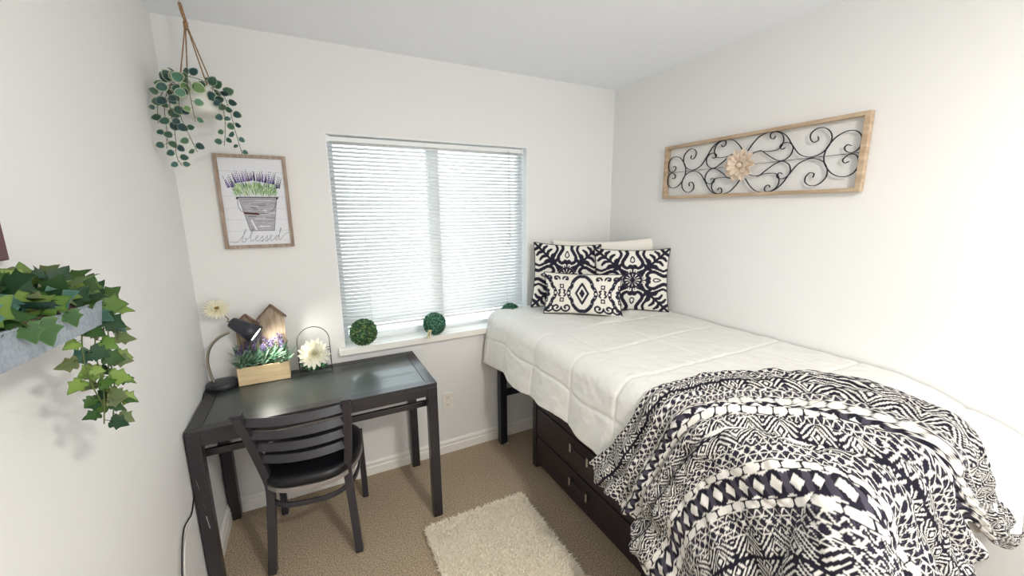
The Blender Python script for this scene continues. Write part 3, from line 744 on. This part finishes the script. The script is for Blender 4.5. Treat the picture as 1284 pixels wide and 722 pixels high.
house(-.198, .054, 1.137, 1.078, .014, py1-t-.014+.016); house(-.312, .046, 1.100, 1.052, .012, py1-t-.014+.016)
rl = random.Random(11)
greens = [(.10, .22, .13), (.14, .30, .20), (.22, .38, .26), (.09, .18, .12), (.30, .42, .30)]
for k in range(9):                                        # nine clumps
    x = px0+.022+(k % 5)*.046+(0.02 if k > 4 else 0); y = py0+.022 if k < 5 else py1-.028
    g = G()
    for q in range(26):
        a = rl.uniform(0, 2*PI); el = rl.uniform(.45, 1.35); h0 = rl.uniform(-.012, .05)
        d = V(math.cos(a)*math.cos(el), math.sin(a)*math.cos(el)-.12, math.sin(el))
        st = V(x+rl.uniform(-.008, .008), y+rl.uniform(-.008, .008), ztp-.012+max(0, h0))
        L_ = rl.uniform(.05, .085); W_ = rl.uniform(.008, .013)
        tipx = st+d*L_
        if tipx[1] > py1+.02: d[1] = -abs(d[1])
        c = rl.choice(greens); g.leaf(st, unit(d), (d[1], -d[0]-.6, .7), L_, W_, 'blade', c, tuple(v*1.25 for v in c), .15, .3)
    pl_ = g.build('lavender_plant', 'leaf', pb)
    g = G()
    for q in range(3):
        bx_ = x+rl.uniform(-.018, .018); by2 = y+rl.uniform(-.01, .008); zt_ = rl.uniform(.955, 1.0) if k >= 3 else rl.uniform(.93, .965)
        for j in range(26):
            a = rl.uniform(0, 2*PI); zz = zt_-.038*rl.random(); rr = .007*(1-(zz-zt_+.038)/.055)+.001
            pc = rl.choice([(.22, .15, .38), (.30, .22, .50), (.16, .11, .28), (.38, .32, .55)])
            g.leaf((bx_+rr*.3*math.cos(a), by2+rr*.3*math.sin(a), zz), (math.cos(a), math.sin(a), .7), (0, 0, 1), .010, .006, 'oval', pc)
        g.tube([(x, y, ztp), (bx_, by2, zt_)], .0011, 5, col=(.12, .22, .12))
    g.build('lavender_flower', 'petal', pl_)

def flower_head(g, c, n, R, rows, col, tip, start=.15, curl=.3, wf=.22, el0=.15, el1=.9):
    c = V(*c); n = unit(n); u = unit(np.cross(n, (0, 0, 1) if abs(n[2]) < .9 else (1, 0, 0))); v = np.cross(n, u)
    for r in range(rows[0]):
        f = r/max(1, rows[0]-1); el = el0+(el1-el0)*f; cnt = rows[1]-int(f*rows[1]*.45); LL = R*(1-.55*f)
        for k in range(cnt):
            a = 2*PI*(k+.5*(r % 2)+rl.uniform(-.15, .15))/cnt; d = (u*math.cos(a)+v*math.sin(a))*math.cos(el)+n*math.sin(el)
            g.petal(c+n*(.002+.004*f)+(u*math.cos(a)+v*math.sin(a))*start*R*(1-f), d, n, LL*rl.uniform(.88, 1.06), R*wf*rl.uniform(.85, 1.1), col, tip, curl*rl.uniform(-.4, 1)*.5)
da = thing('daisy', 'single cream daisy on a thin stem standing above the desk lamp', 'artificial flower', (-.335, 2.30, ztp-.0))
g = G(); dc = V(-.417, 2.296, 1.150); dn = unit(V(.15, -.72, .68))
flower_head(g, dc, dn, .048, (2, 22), (.80, .74, .50), (.86, .83, .66), .2, .1, .22, .02, .22); g.build('petals', 'petal', da)
g = G(); g.lathe([(.0, .010), (.008, .009), (.013, .004), (.014, -.001)], dc, dn, n=20, col=(.36, .24, .05))
for k in range(60):
    a = rl.uniform(0, 2*PI); r = .013*math.sqrt(rl.random()); u_ = unit(np.cross(dn, (0, 0, 1))); v_ = np.cross(dn, u_)
    g.leaf(dc+dn*.006+u_*r*math.cos(a)+v_*r*math.sin(a), dn, u_, .007, .0025, 'oval', (.55, .40, .10))
g.build('flower_centre', 'petal', da)
g = G(); g.tube(spline([dc-dn*.002, dc-dn*.02+V(.01, 0, -.012), (-.372, 2.298, 1.085), (-.345, 2.298, .98), (-.338, 2.298, ztp-.005)], 6), .0022, 8, col=(.20, .16, .07)); g.build('stem', 'leaf', da)

# ------------------------------------------------------------------ arched wire basket with a white bloom
wx0, wx1, wy0, wy1, wz = -.098, .056, 2.238, 2.318, DT+.003
wb = thing('wire_basket', 'small dark wire basket with tall arched handle on the desk', 'basket', ((wx0+wx1)/2, (wy0+wy1)/2, DT))
g = G()
for z in (wz, wz+.070):
    g.tube([(wx0, wy0, z), (wx1, wy0, z), (wx1, wy1, z), (wx0, wy1, z)], .0018, 6, closed=True)
for x in (wx0, wx1):
    for y in (wy0, wy1): g.tube([(x, y, wz), (x, y, wz+.070)], .0018, 6)
for k in range(1, 4): x = wx0+(wx1-wx0)*k/4; g.tube([(x, wy0, wz), (x, wy1, wz)], .0013, 6); g.tube([(x, wy1, wz), (x, wy1, wz+.07)], .0013, 6)
g.build('cage', 'wire', wb)
g = G(); yc_ = (wy0+wy1)/2; xc_ = (wx0+wx1)/2; rr = (wx1-wx0)/2
arc = [(wx0, yc_, wz)]+[(xc_-rr*math.cos(PI*k/20), yc_, wz+.168+rr*1.02*math.sin(PI*k/20)) for k in range(21)]+[(wx1, yc_, wz)]
g.tube(arc, .0021, 8); g.build('handle', 'wire', wb)
g = G()
for k in range(2):
    cz = wz+.082+.045*k; cx_ = wx1-.012
    pts = [(cx_+(.013-.0006*j)*math.cos(j*.4), wy0, cz+(.013-.0006*j)*math.sin(j*.4)) for j in range(18)]; g.tube(pts, .0014, 6)
for z in (.100, .125): g.tube([(wx1-.045, wy0, wz+z), (wx1, wy0, wz+z)], .0014, 6)
g.tube([(wx1, wy0, wz+.07), (wx1, wy0, wz+.135)], .0017, 6); g.tube([(wx1-.028, wy0, wz+.07), (wx1-.028, wy0, wz+.128)], .0014, 6)
g.tube([(wx0, wy0+.0, wz+.035), (wx1, wy0, wz+.035)], .0013, 6)
g.build('scrollwork', 'wire', wb)
dh = thing('dahlia', 'large white artificial bloom with yellow heart in the wire basket', 'artificial flower', (-.02, 2.262, wz+.02))
g = G(); flower_head(g, (-.022, 2.235, wz+.112), V(.05, -.93, .36), .074, (6, 17), (.95, .90, .55), (.95, .95, .90), .12, .35, .26, -.05, 1.2); g.build('petals', 'petal', dh)
g = G(); dd_ = unit(V(.05, -.93, .36)); g.lathe([(.0, .024), (.006, .022), (.009, .014), (.009, .0)], V(-.022, 2.235, wz+.112), dd_, n=14, col=(.85, .74, .25)); g.build('flower_centre', 'petal', dh)
g = G()
for k in range(26):
    a = rl.uniform(0, 2*PI); d = V(math.cos(a), -.3*abs(math.sin(a)), .5+.4*rl.random())
    c = rl.choice([(.05, .16, .08), (.08, .24, .12), (.12, .30, .14)]); g.leaf((rl.uniform(wx0+.02, wx1-.02), rl.uniform(wy0+.015, wy1-.02), wz+.006+.02*rl.random()), d, (0, -.5, 1), rl.uniform(.025, .042), .016, 'oval', c, tuple(v*1.3 for v in c))
g.tube([(-.022, 2.248, wz+.11), (-.015, 2.275, wz+.06), (-.01, 2.28, wz+.003)], .003, 8, col=(.1, .25, .1)); g.build('foliage', 'leaf', dh)

# ------------------------------------------------------------------ topiary balls on the sill
def topiary(c, R, label, seed, cols):
    r = random.Random(seed); t_ = thing('topiary_ball', label, 'topiary', (c[0], c[1], c[2]-R), 0, 'boxwood balls on the window sill')
    g = G(); core = R*.86
    g.lathe([(core*math.sin(PI*k/12), -core*math.cos(PI*k/12)) for k in range(13)], c, n=20, col=(.03, .07, .035))
    for k in range(1300):
        z = 1-2*(k+.5)/1300; a = k*2.39996+r.uniform(-.05, .05); q = math.sqrt(1-z*z); n = V(q*math.cos(a), q*math.sin(a), z)
        tt = unit(np.cross(n, V(r.uniform(-1, 1), r.uniform(-1, 1), r.uniform(-1, 1)))); d = unit(n*r.uniform(.3, 1.2)+tt)
        col = r.choice(cols); f = r.uniform(.7, 1.3); L_ = R*r.uniform(.13, .19)
        p = V(*c)+n*core*r.uniform(.94, 1.04); tip = p+d*L_; 
        if np.linalg.norm(tip-V(*c)) > R*1.0: d = unit(tt+n*.2)
        g.leaf(p, d, n*.7+tt*r.uniform(-.5, .5), L_, L_*.62, 'oval', tuple(v*f for v in col), tuple(v*f*1.2 for v in col))
    g.build('foliage', 'leaf', t_); return t_
topiary((.238, 2.338, WZ0+.083), .081, 'green boxwood ball with yellowish flecks at left end of the sill', 1, [(.08, .20, .08), (.14, .28, .10), (.05, .14, .07), (.26, .34, .12), (.04, .10, .06)])
t2 = topiary((.655, 2.338, WZ0+.076), .074, 'blue-green boxwood ball with a paper tag, mid sill', 2, [(.06, .20, .13), (.10, .28, .18), (.04, .14, .10), (.14, .34, .22)])
topiary((1.190, 2.352, WZ0+.075), .073, 'boxwood ball mostly hidden behind the quilt at right end of the sill', 3, [(.06, .20, .13), (.10, .28, .18), (.04, .14, .10)])
g = G(); g.obox((.604, 2.283, WZ0+.030), (1, .35, -.25), (0, 1, .3), (.25, 0, 1), .013, .0006, .027); tg = g.build('price_tag', 'card', t2)
g = G(); g.obox((.6042, 2.2822, WZ0+.032), (1, .35, -.25), (0, 1, .3), (.25, 0, 1), .0035, .0004, .014, (.3, .35, .2)); g.build('tag_print', 'leaf', tg)

# ------------------------------------------------------------------ framed lavender print
fx0, fx1, fz0, fz1, fyb = -.356, -.060, 1.430, 1.8755, YB-.002
pf = thing('framed_print', 'wood framed print of lavender in a bucket reading blessed, on the back wall', 'picture', ((fx0+fx1)/2, fyb, fz0))
fwid = .015
for (x0, x1, z0, z1) in ((fx0, fx0+fwid, fz0, fz1), (fx1-fwid, fx1, fz0, fz1), (fx0+fwid, fx1-fwid, fz0, fz0+fwid), (fx0+fwid, fx1-fwid, fz1-fwid, fz1)):
    G().box(x0, x1, fyb-.022, fyb, z0, z1).build('frame_rail', 'framewood', pf, bevel=.001)
pw, ph_ = fx1-fx0-2*fwid, fz1-fz0-2*fwid
p = Paint(pw, ph_, .0010, lin((226, 228, 234)))
def UV(u, v): return (u*pw, v*ph_)
for k, v in enumerate((.045, .165, .30, .43, .57, .71, .85)): p.stroke([UV(0, v), UV(1, v-.004)], .0010, lin((176, 180, 188)))
rp = random.Random(5)
# bucket
p.poly([UV(.24, .555), UV(.36, .165), UV(.75, .165), UV(.85, .555)], lin((172, 172, 178)))
for k in range(46):
    v = rp.uniform(.18, .54); f = (v-.165)/.39; a = .36-.12*f; b = .75+.10*f; u0 = rp.uniform(a, b-.1); g_ = rp.choice([(214, 214, 220), (140, 140, 150), (190, 190, 198), (120, 118, 130), (228, 228, 232)])
    p.stroke([UV(u0, v), UV(min(b-.01, u0+rp.uniform(.05, .25)), v+rp.uniform(-.01, .01))], rp.uniform(.001, .005), lin(g_))
p.stroke([UV(.245, .55), UV(.36, .168), UV(.75, .165), UV(.845, .55)], .0018, lin((70, 62, 70)))
p.stroke([UV(.22, .557), UV(.87, .557)], .005, lin((88, 84, 92))); p.stroke([UV(.27, .535), UV(.84, .535)], .0016, lin((100, 96, 104)))
p.stroke([UV(.30, .42), UV(.81, .41)], .0015, lin((120, 116, 126)))
p.stroke(spline([UV(.23, .54), UV(.22, .46), UV(.26, .40), UV(.33, .375)], 6), .0022, lin((62, 48, 52))); p.stroke(spline([UV(.52, .365), UV(.66, .375), UV(.78, .42), UV(.845, .54)], 6), .0022, lin((62, 48, 52)))
p.stroke([UV(.31, .375), UV(.52, .363)], .0095, lin((84, 50, 50))); p.disc(.22*pw, .545*ph_, .005, .005, lin((60, 56, 66))); p.disc(.85*pw, .545*ph_, .005, .005, lin((60, 56, 66)))
p.stroke([UV(.40, .29), UV(.46, .18)], .006, lin((236, 236, 240)))
for k in range(420):
    u = rp.uniform(.17, .87); v = rp.uniform(.565, .69); sl = (u-.52)*.10; h_ = rp.uniform(.03, .07); g_ = rp.choice([(66, 120, 54), (104, 158, 70), (156, 196, 116), (46, 92, 50), (188, 214, 150)])
    p.stroke([UV(.52+(u-.52)*.93, v), UV(u+sl*.5, v+h_)], .0014, lin(g_))
for k in range(34):
    u = .10+.80*(k+rp.uniform(-.3, .3))/33; v0 = .70+.06*(1-abs(u-.5)*2)-.04*(u < .2 or u > .85); h_ = rp.uniform(.07, .12); sl = (u-.5)*.12; g_ = rp.choice([(70, 56, 110), (92, 76, 136), (52, 44, 84), (116, 98, 158)])
    for q in range(6):
        f = q/5; p.disc((u+sl*f)*pw+rp.uniform(-.001, .001), (v0+h_*f)*ph_, .0032*(1-.6*f), .0055*(1-.4*f), lin(g_))
# script lettering: one pen line
T_ = [(.03, .045), (.10, .035), (.17, .055), (.24, .115), (.295, .175), (.285, .185), (.25, .13), (.215, .06), (.225, .035), (.265, .045), (.275, .075), (.25, .08), (.30, .07), (.36, .12), (.405, .175), (.395, .185), (.365, .13), (.345, .06), (.36, .042), (.40, .06), (.455, .085), (.47, .105), (.45, .108), (.43, .075), (.445, .045), (.49, .058), (.545, .105), (.54, .085), (.55, .055), (.53, .038), (.51, .045), (.57, .06), (.62, .105), (.615, .085), (.625, .055), (.605, .038), (.585, .045), (.64, .062), (.685, .088), (.70, .105), (.68, .11), (.66, .078), (.675, .047), (.715, .058), (.765, .085), (.80, .10), (.775, .108), (.745, .08), (.755, .052), (.785, .065), (.82, .12), (.86, .185), (.85, .19), (.82, .12), (.81, .065), (.825, .052), (.87, .085), (.93, .125), (.985, .135)]
p.stroke(spline([UV(*q) for q in T_], 5), .0016, lin((92, 92, 104)))
# dense board mesh carrying the painted colours
nx_, nz_ = p.nx, p.ny
Pg = np.stack([fx0+fwid+p.x, np.full(p.x.shape, fyb-.010), fz0+fwid+p.y], -1)
grid_mesh('printed_board', Pg, 'paint', pf, cols=p.c, solid=.006)

# ------------------------------------------------------------------ scrolled metal wall art on the right wall
AX = XR-.004; ay0, ay1, az0, az1 = .832, 1.856, 1.667, 1.9805; fr_ = .021
wa = thing('scroll_wall_art', 'long wood framed panel of black iron scrolls on the right wall', 'wall decoration', (AX, (ay0+ay1)/2, az0))
for (y0, y1, z0, z1) in ((ay0, ay0+fr_, az0, az1), (ay1-fr_, ay1, az0, az1), (ay0+fr_, ay1-fr_, az0, az0+fr_*.8), (ay0+fr_, ay1-fr_, az1-fr_*.8, az1)):
    G().box(AX-.030, AX, y0, y1, z0, z1).build('frame_rail', 'oak', wa, bevel=.0015)
cy_, cz_ = (ay0+ay1)/2, (az0+az1)/2
curves = dict(
 A=[(1.332, 1.892), (1.305, 1.929), (1.269, 1.958), (1.219, 1.966), (1.182, 1.958), (1.149, 1.933), (1.121, 1.891), (1.088, 1.848), (1.048, 1.829), (1.016, 1.831), (.983, 1.849), (.965, 1.885), (.969, 1.918), (.994, 1.943), (1.025, 1.946), (1.047, 1.930), (1.048, 1.908), (1.034, 1.890), (1.016, 1.895), (1.018, 1.912)],
 B=[(1.320, 1.872), (1.300, 1.880), (1.274, 1.884), (1.234, 1.877), (1.185, 1.880), (1.166, 1.903), (1.166, 1.933), (1.181, 1.953), (1.207, 1.963), (1.227, 1.958), (1.226, 1.939), (1.211, 1.932), (1.203, 1.944)],
 C=[(1.275, 1.886), (1.260, 1.882), (1.225, 1.856), (1.185, 1.831), (1.154, 1.827), (1.127, 1.845), (1.118, 1.873), (1.125, 1.894), (1.146, 1.906), (1.169, 1.903), (1.177, 1.890), (1.166, 1.878), (1.153, 1.884)],
 D=[(.986, 1.825), (.978, 1.858), (.952, 1.895), (.920, 1.914), (.888, 1.915), (.866, 1.900), (.856, 1.875), (.860, 1.845), (.874, 1.830), (.890, 1.828), (.906, 1.836), (.913, 1.850), (.904, 1.861), (.890, 1.856)])
zc = 1.8245
rodx = AX-.014
for nm, pts in curves.items():
    for sy in (1, -1):
        for sz in (1, -1):
            pts2 = [(rodx+(.003 if nm in 'BC' else 0), cy_+sy*(y-1.344), cz_+sz*(z-zc)) for y, z in pts]
            G().tube(spline(pts2, 6), 0, w=.0031, h=.007, up=(1, 0, 0)).build('scroll', 'iron', wa)
G().tube([(rodx+.004, ay0+fr_, cz_), (rodx+.004, ay1-fr_, cz_)], .0013, 6).build('cross_wire', 'iron', wa)
fl_ = G(); cpt = V(AX-.026, cy_+.012, cz_); nrm = V(-1, 0, 0)
ua, va = V(0, 1, 0), V(0, 0, 1)
for ring, (cnt, r0, LL, WW, el) in enumerate(((10, .030, .052, .036, .10), (9, .016, .044, .034, .38))):
    for k in range(cnt):
        a = 2*PI*(k+.5*ring)/cnt; d = (ua*math.cos(a)+va*math.sin(a))*math.cos(el)+nrm*math.sin(el)
        q = cpt+nrm*(.003+.005*ring)+(ua*math.cos(a)+va*math.sin(a))*r0; s_ = np.cross(d, nrm)
        us = [0, .2, .45, .7, .9, 1.]; ws = [.35, .8, 1., .92, .55, .1]; vs = []
        for u, w in zip(us, ws):
            for f in (-1, -.5, 0, .5, 1): vs.append(q+d*(u*LL)+s_*(f*w*WW/2)+nrm*(.010*abs(f)**1.5*w+.006*u))
        fl_.add(vs, [(i*5+j, i*5+j+1, i*5+j+6, i*5+j+5) for i in range(5) for j in range(4)], True)
fo = fl_.build('flower_medallion', 'flowerwood', wa, solid=.002)
G().lathe([(.0, .020), (.010, .018), (.015, .010), (.015, .0)], cpt+nrm*.004, nrm, n=24).build('flower_button', 'flowerwood', fo)

# ------------------------------------------------------------------ hanging pot
hx, hy = -.350, 2.195
hp = thing('hanging_planter', 'white ribbed pot hung from the ceiling on jute rope', 'hanging planter', (hx, hy, 2.005))
prof = [(.0, 0), (.060, 0), (.078, .006), (.086, .020)]+[(.086-.018*k/9+(.0014 if k % 2 else 0), .020+.085*k/9) for k in range(1, 10)]+[(.066, .110), (.062, .108), (.060, .085), (0, .085)]
G().lathe(prof, (hx, hy, 2.008), n=44).build('pot', 'ceramic', hp)
g = G(); kn = V(-.357, hy, 2.352)
for (a, b) in ((-.052, -.030), (-.040, .045), (.042, -.038), (.056, .030)):
    m_ = V(hx+a, hy+b, 2.118); g.tube([kn+V(a*.05, b*.05, 0), (kn+m_)/2+V(0, 0, .004), m_], .0026, 7)
g.tube([kn+V(0, 0, -.015), kn+V(.0, 0, .012)], .0085, 10); g.tube([kn+V(0, 0, .01), (-.366, hy, 2.405), (-.369, hy, 2.433)], .0042, 8); g.tube([kn+V(.003, 0, .01), (-.361, hy, 2.405), (-.366, hy, 2.433)], .0042, 8)
g.build('rope', 'rope', hp)
g = G(); g.tube([(-.3675, hy, H-.0005), (-.3675, hy, 2.432), (-.362, hy, 2.424), (-.3675, hy, 2.419), (-.373, hy, 2.425)], .0016, 8); g.build('ceiling_hook', 'chrome', hp)
rv = random.Random(21)
def vine(parent, path, n, size, shape, pal, face, stem=(.10, .10, .05), spread=.6, name='trailing_vine', taper=.4, wr=.9):
    pts = spline(path, 8); g = G(); g.tube(pts, .0012, 5, col=stem)
    for k in range(n):
        f = (k+.5)/n; i = min(len(pts)-2, int(f*(len(pts)-1))); p = pts[i]; t = unit(pts[i+1]-pts[i])
        side = (1 if k % 2 else -1); sd = unit(np.cross(t, face)); fc = unit(V(*face)+V(rv.uniform(-spread, spread), rv.uniform(-spread, spread), rv.uniform(-spread, spread)*.7))
        d = unit(sd*side+t*rv.uniform(.1, .9)+V(*face)*rv.uniform(0, .5)); L_ = size*(1-taper*f)*rv.uniform(.75, 1.15)
        st = p+d*L_*.28; g.tube([p, st], .0007, 4, col=stem)
        c, e = rv.choice(pal); fz = rv.uniform(.8, 1.2); g.leaf(st, d, fc, L_, L_*wr, shape, tuple(v*fz for v in c), e, .15, rv.uniform(0, .25))
    return g.build(name, 'leaf', parent)
cream = (.66, .70, .50)
pal1 = [((.03, .085, .08), cream), ((.05, .12, .095), cream), ((.03, .07, .075), (.26, .34, .28)), ((.08, .16, .11), cream), ((.04, .10, .07), (.40, .46, .30)), ((.06, .14, .13), cream)]
fc1 = (.15, -.9, -.15)
vine(hp, [(-.395, 2.170, 2.118), (-.430, 2.145, 2.10), (-.452, 2.12, 2.02), (-.455, 2.11, 1.93), (-.462, 2.10, 1.855)], 12, .047, 'round', pal1, fc1)
vine(hp, [(-.385, 2.140, 2.118), (-.415, 2.100, 2.10), (-.428, 2.085, 2.02), (-.425, 2.085, 1.92), (-.432, 2.085, 1.83), (-.42, 2.085, 1.79)], 15, .045, 'round', pal1, fc1)
vine(hp, [(-.365, 2.125, 2.118), (-.362, 2.085, 2.105), (-.356, 2.075, 2.03), (-.352, 2.075, 1.96)], 7, .050, 'round', [((.10, .24, .17), cream), ((.13, .28, .17), cream), ((.16, .28, .11), cream)], fc1)
vine(hp, [(-.375, 2.135, 2.118), (-.392, 2.095, 2.09), (-.398, 2.08, 1.98), (-.378, 2.08, 1.90), (-.362, 2.08, 1.845)], 10, .042, 'round', pal1, fc1)
vine(hp, [(-.400, 2.160, 2.118), (-.440, 2.15, 2.10), (-.470, 2.12, 2.03), (-.478, 2.11, 1.95)], 7, .040, 'round', pal1, fc1)
vine(hp, [(-.310, 2.160, 2.120), (-.272, 2.13, 2.09), (-.258, 2.115, 2.01), (-.262, 2.11, 1.94), (-.272, 2.11, 1.88)], 10, .045, 'round', pal1, fc1)
vine(hp, [(-.300, 2.180, 2.120), (-.258, 2.15, 2.09), (-.238, 2.13, 2.02), (-.226, 2.12, 1.93), (-.212, 2.11, 1.845)], 13, .041, 'round', pal1, fc1)
vine(hp, [(-.39, 2.18, 2.122), (-.37, 2.13, 2.140), (-.32, 2.14, 2.135), (-.285, 2.17, 2.118)], 6, .038, 'round', pal1, (.1, -.8, .3), taper=0)
vine(hp, [(-.36, 2.22, 2.122), (-.385, 2.17, 2.150), (-.41, 2.15, 2.150)], 4, .036, 'round', pal1, (.1, -.8, .3), taper=0)

# ------------------------------------------------------------------ ivy in a galvanised tray on the left wall
ip = thing('ivy_planter', 'galvanised metal tray of trailing ivy fixed to the left wall', 'planter', (-.45, .95, 1.38))
FT, NT = V(-.374, 1.055, 1.432), V(-.335, .56, 1.468)          # front top: far end, near end
FB, NB = V(-.378, 1.048, 1.387), V(-.340, .56, 1.418)
BT, BN = V(-.5045, 1.30, 1.438), V(-.5045, .56, 1.486); BB, BNB = V(-.5045, 1.28, 1.390), V(-.5045, .56, 1.43)
g = G(); vs = [FT, NT, NB, FB, BT, BN, BNB, BB]; g.add(vs, [(0, 1, 2, 3), (4, 7, 6, 5), (0, 3, 7, 4), (1, 5, 6, 2), (3, 2, 6, 7)]); g.build('tray', 'galv', ip, solid=.002)
g = G(); g.tube([FT, NT, BN, BT], .0022, 6, closed=True, smooth=True); g.build('rolled_rim', 'galv', ip)
dz = V(0, 0, -.006); ins = .006
def mid_(a, b, f): return a+(b-a)*f
g = G(); Sn = 40; Sm = 12; rs = np.random.RandomState(4); vs = []
for i in range(Sn):
    for j in range(Sm):
        f = .01+.98*i/(Sn-1); q = .04+.92*j/(Sm-1); a = mid_(FT, NT, f); b = mid_(BT, BN, f); vs.append(mid_(a, b, q)+dz+V(0, 0, .010*math.sin(PI*q)+.004*rs.rand()))
g.add(vs, [(i*Sm+j, (i+1)*Sm+j, (i+1)*Sm+j+1, i*Sm+j+1) for i in range(Sn-1) for j in range(Sm-1)], False); g.build('soil', 'soil', ip)
G().box(-.504, -.486, .70, 1.062, 1.52, 1.80).build('backboard', 'maroon', ip, bevel=.002)
pal2 = [((.045, .11, .02), (.03, .07, .015)), ((.10, .19, .035), (.05, .12, .02)), ((.18, .28, .06), (.10, .18, .04)), ((.02, .06, .025), (.02, .05, .02)), ((.11, .15, .06), (.17, .17, .08)), ((.04, .11, .08), (.07, .17, .13)), ((.22, .32, .08), (.10, .16, .04)), ((.03, .08, .02), (.02, .06, .015))]
rv = random.Random(40); fc2 = (.55, -.75, .15)
for k, (path, n, sz) in enumerate([
  ([(-.40, 1.02, 1.445), (-.385, 1.075, 1.43), (-.382, 1.085, 1.38), (-.385, 1.06, 1.30), (-.385, 1.05, 1.22)], 17, .036),
  ([(-.40, 1.03, 1.445), (-.388, 1.065, 1.42), (-.388, 1.03, 1.34), (-.385, 1.02, 1.26), (-.385, .995, 1.20)], 19, .038),
  ([(-.42, 1.05, 1.445), (-.40, 1.06, 1.42), (-.392, 1.00, 1.37), (-.39, .99, 1.30), (-.386, 1.015, 1.22)], 15, .034),
  ([(-.41, 1.05, 1.445), (-.395, 1.095, 1.43), (-.387, 1.075, 1.34), (-.386, 1.07, 1.25), (-.386, 1.03, 1.185)], 15, .034)]):
    vine(ip, path, n, sz, 'ivy', pal2, fc2, stem=(.12, .16, .05), spread=.7, name='ivy_strand', taper=.15, wr=1.05)
for k in range(12):                                         # mounded sprigs along the tray
    f = .20+.070*k; a = mid_(FT, NT, f); b = mid_(BT, BN, f*.9+.05); g = G()
    root_ = mid_(a, b, .45)+V(0, 0, .0)
    for q in range(10):
        dirn = unit(V(rv.uniform(-.5, 1), rv.uniform(-1, .6), rv.uniform(-.05, .9))); st = root_+V(rv.uniform(-.05, .045), rv.uniform(-.05, .05), rv.uniform(.0, .045))
        if q < 3: st = mid_(a, b, .1)+V(rv.uniform(-.01, .01), rv.uniform(-.03, .03), rv.uniform(.002, .02))
        st[0] = max(st[0], -.47); nrm_ = unit(V(.45, -.6, .8)+V(rv.uniform(-.5, .5), rv.uniform(-.5, .5), rv.uniform(-.3, .3)))
        c, e = rv.choice(pal2); fz = rv.uniform(.8, 1.2); L_ = rv.uniform(.036, .052)
        g.tube([root_-V(0, 0, .01), st], .0011, 5, col=(.16, .14, .07)); g.leaf(st, dirn, nrm_, L_, L_*1.0, 'ivy', tuple(v*fz for v in c), e, .12, rv.uniform(0, .3))
    g.build('ivy_sprig', 'leaf', ip)
for (f, L_) in ((.55, .042), (.62, .03), (.9, .04), (.35, .03)):
    g = G(); a = mid_(FT, NT, f)+V(.006, 0, .004); g.leaf(a, (.3, -.1, -1), (.6, -.7, .2), L_, L_, 'ivy', (.035, .10, .025), (.07, .15, .04), .1, .1)
    g.build('ivy_sprig', 'leaf', ip)

# ------------------------------------------------------------------ light
w = bpy.data.worlds.new('daylight'); bpy.context.scene.world = w; w.use_nodes = True
bgn = w.node_tree.nodes['Background']; bgn.inputs['Color'].default_value = (.90, .95, 1.0, 1); bgn.inputs['Strength'].default_value = WS
def area(name, loc, rot, sx, sy, power, col, portal=False, shape='RECTANGLE'):
    l = bpy.data.lights.new(name, 'AREA'); l.shape = shape; l.size = sx; l.size_y = sy; l.energy = power; l.color = col
    if portal: l.cycles.is_portal = True
    o = bpy.data.objects.new(name, l); C.objects.link(o); o.location = loc; o.rotation_euler = rot; return o
area('window_portal', ((WX0+WX1)/2, YB+WT+.01, (WZ0+WZ1)/2), (-PI/2, 0, 0), WX1-WX0, WZ1-WZ0, 1, (1, 1, 1), True)
area('door_portal', (1.365, YF-.06, 1.02), (PI/2, 0, 0), .83, 2.04, 1, (1, 1, 1), True)
pl = bpy.data.lights.new('ceiling_bulb', 'POINT'); pl.energy = CE; pl.color = (1, .96, .90); pl.shadow_soft_size = .07
o = bpy.data.objects.new('ceiling_bulb', pl); C.objects.link(o); o.location = (.85, -.5, H-.17)
area('ceiling_lamp_glow', (.85, -.5, H-.105), (0, 0, 0), .28, .28, AE, (1, .955, .89), shape='DISK')
sp = bpy.data.lights.new('desk_lamp_bulb', 'SPOT'); sp.energy = LE; sp.color = (1, .96, .86); sp.spot_size = math.radians(150); sp.spot_blend = .85; sp.shadow_soft_size = .03
o = bpy.data.objects.new('desk_lamp_bulb', sp); C.objects.link(o); o.location = tuple(Bk+ax*.128)
o.rotation_euler = Vector(tuple(ax)).to_track_quat('-Z', 'Y').to_euler()

# ------------------------------------------------------------------ camera
cam = bpy.data.cameras.new('camera'); cam.sensor_width = 36; cam.lens = 36*497.844/1284; cam.clip_start = .02
co = bpy.data.objects.new('camera', cam); C.objects.link(co)
yaw, pitch, roll, chh = .473417, .191509, -.00798, 1.600635
f_ = V(math.sin(yaw)*math.cos(pitch), math.cos(yaw)*math.cos(pitch), -math.sin(pitch)); r0 = V(math.cos(yaw), -math.sin(yaw), 0); u0 = np.cross(r0, f_)
rr_ = r0*math.cos(roll)+u0*math.sin(roll); uu_ = -r0*math.sin(roll)+u0*math.cos(roll)
mw = Matrix(((rr_[0], uu_[0], -f_[0], 0), (rr_[1], uu_[1], -f_[1], 0), (rr_[2], uu_[2], -f_[2], chh), (0, 0, 0, 1))); co.matrix_world = mw
sc = bpy.context.scene; sc.camera = co
sc.view_settings.view_transform = 'Standard'; sc.view_settings.look = 'None'; sc.view_settings.gamma = 1; sc.view_settings.use_curve_mapping = False; sc.view_settings.exposure = EXPO
sc.cycles.max_bounces = 10; sc.cycles.diffuse_bounces = 6; sc.cycles.transparent_max_bounces = 12; sc.cycles.use_denoising = True; sc.cycles.sample_clamp_indirect = 6
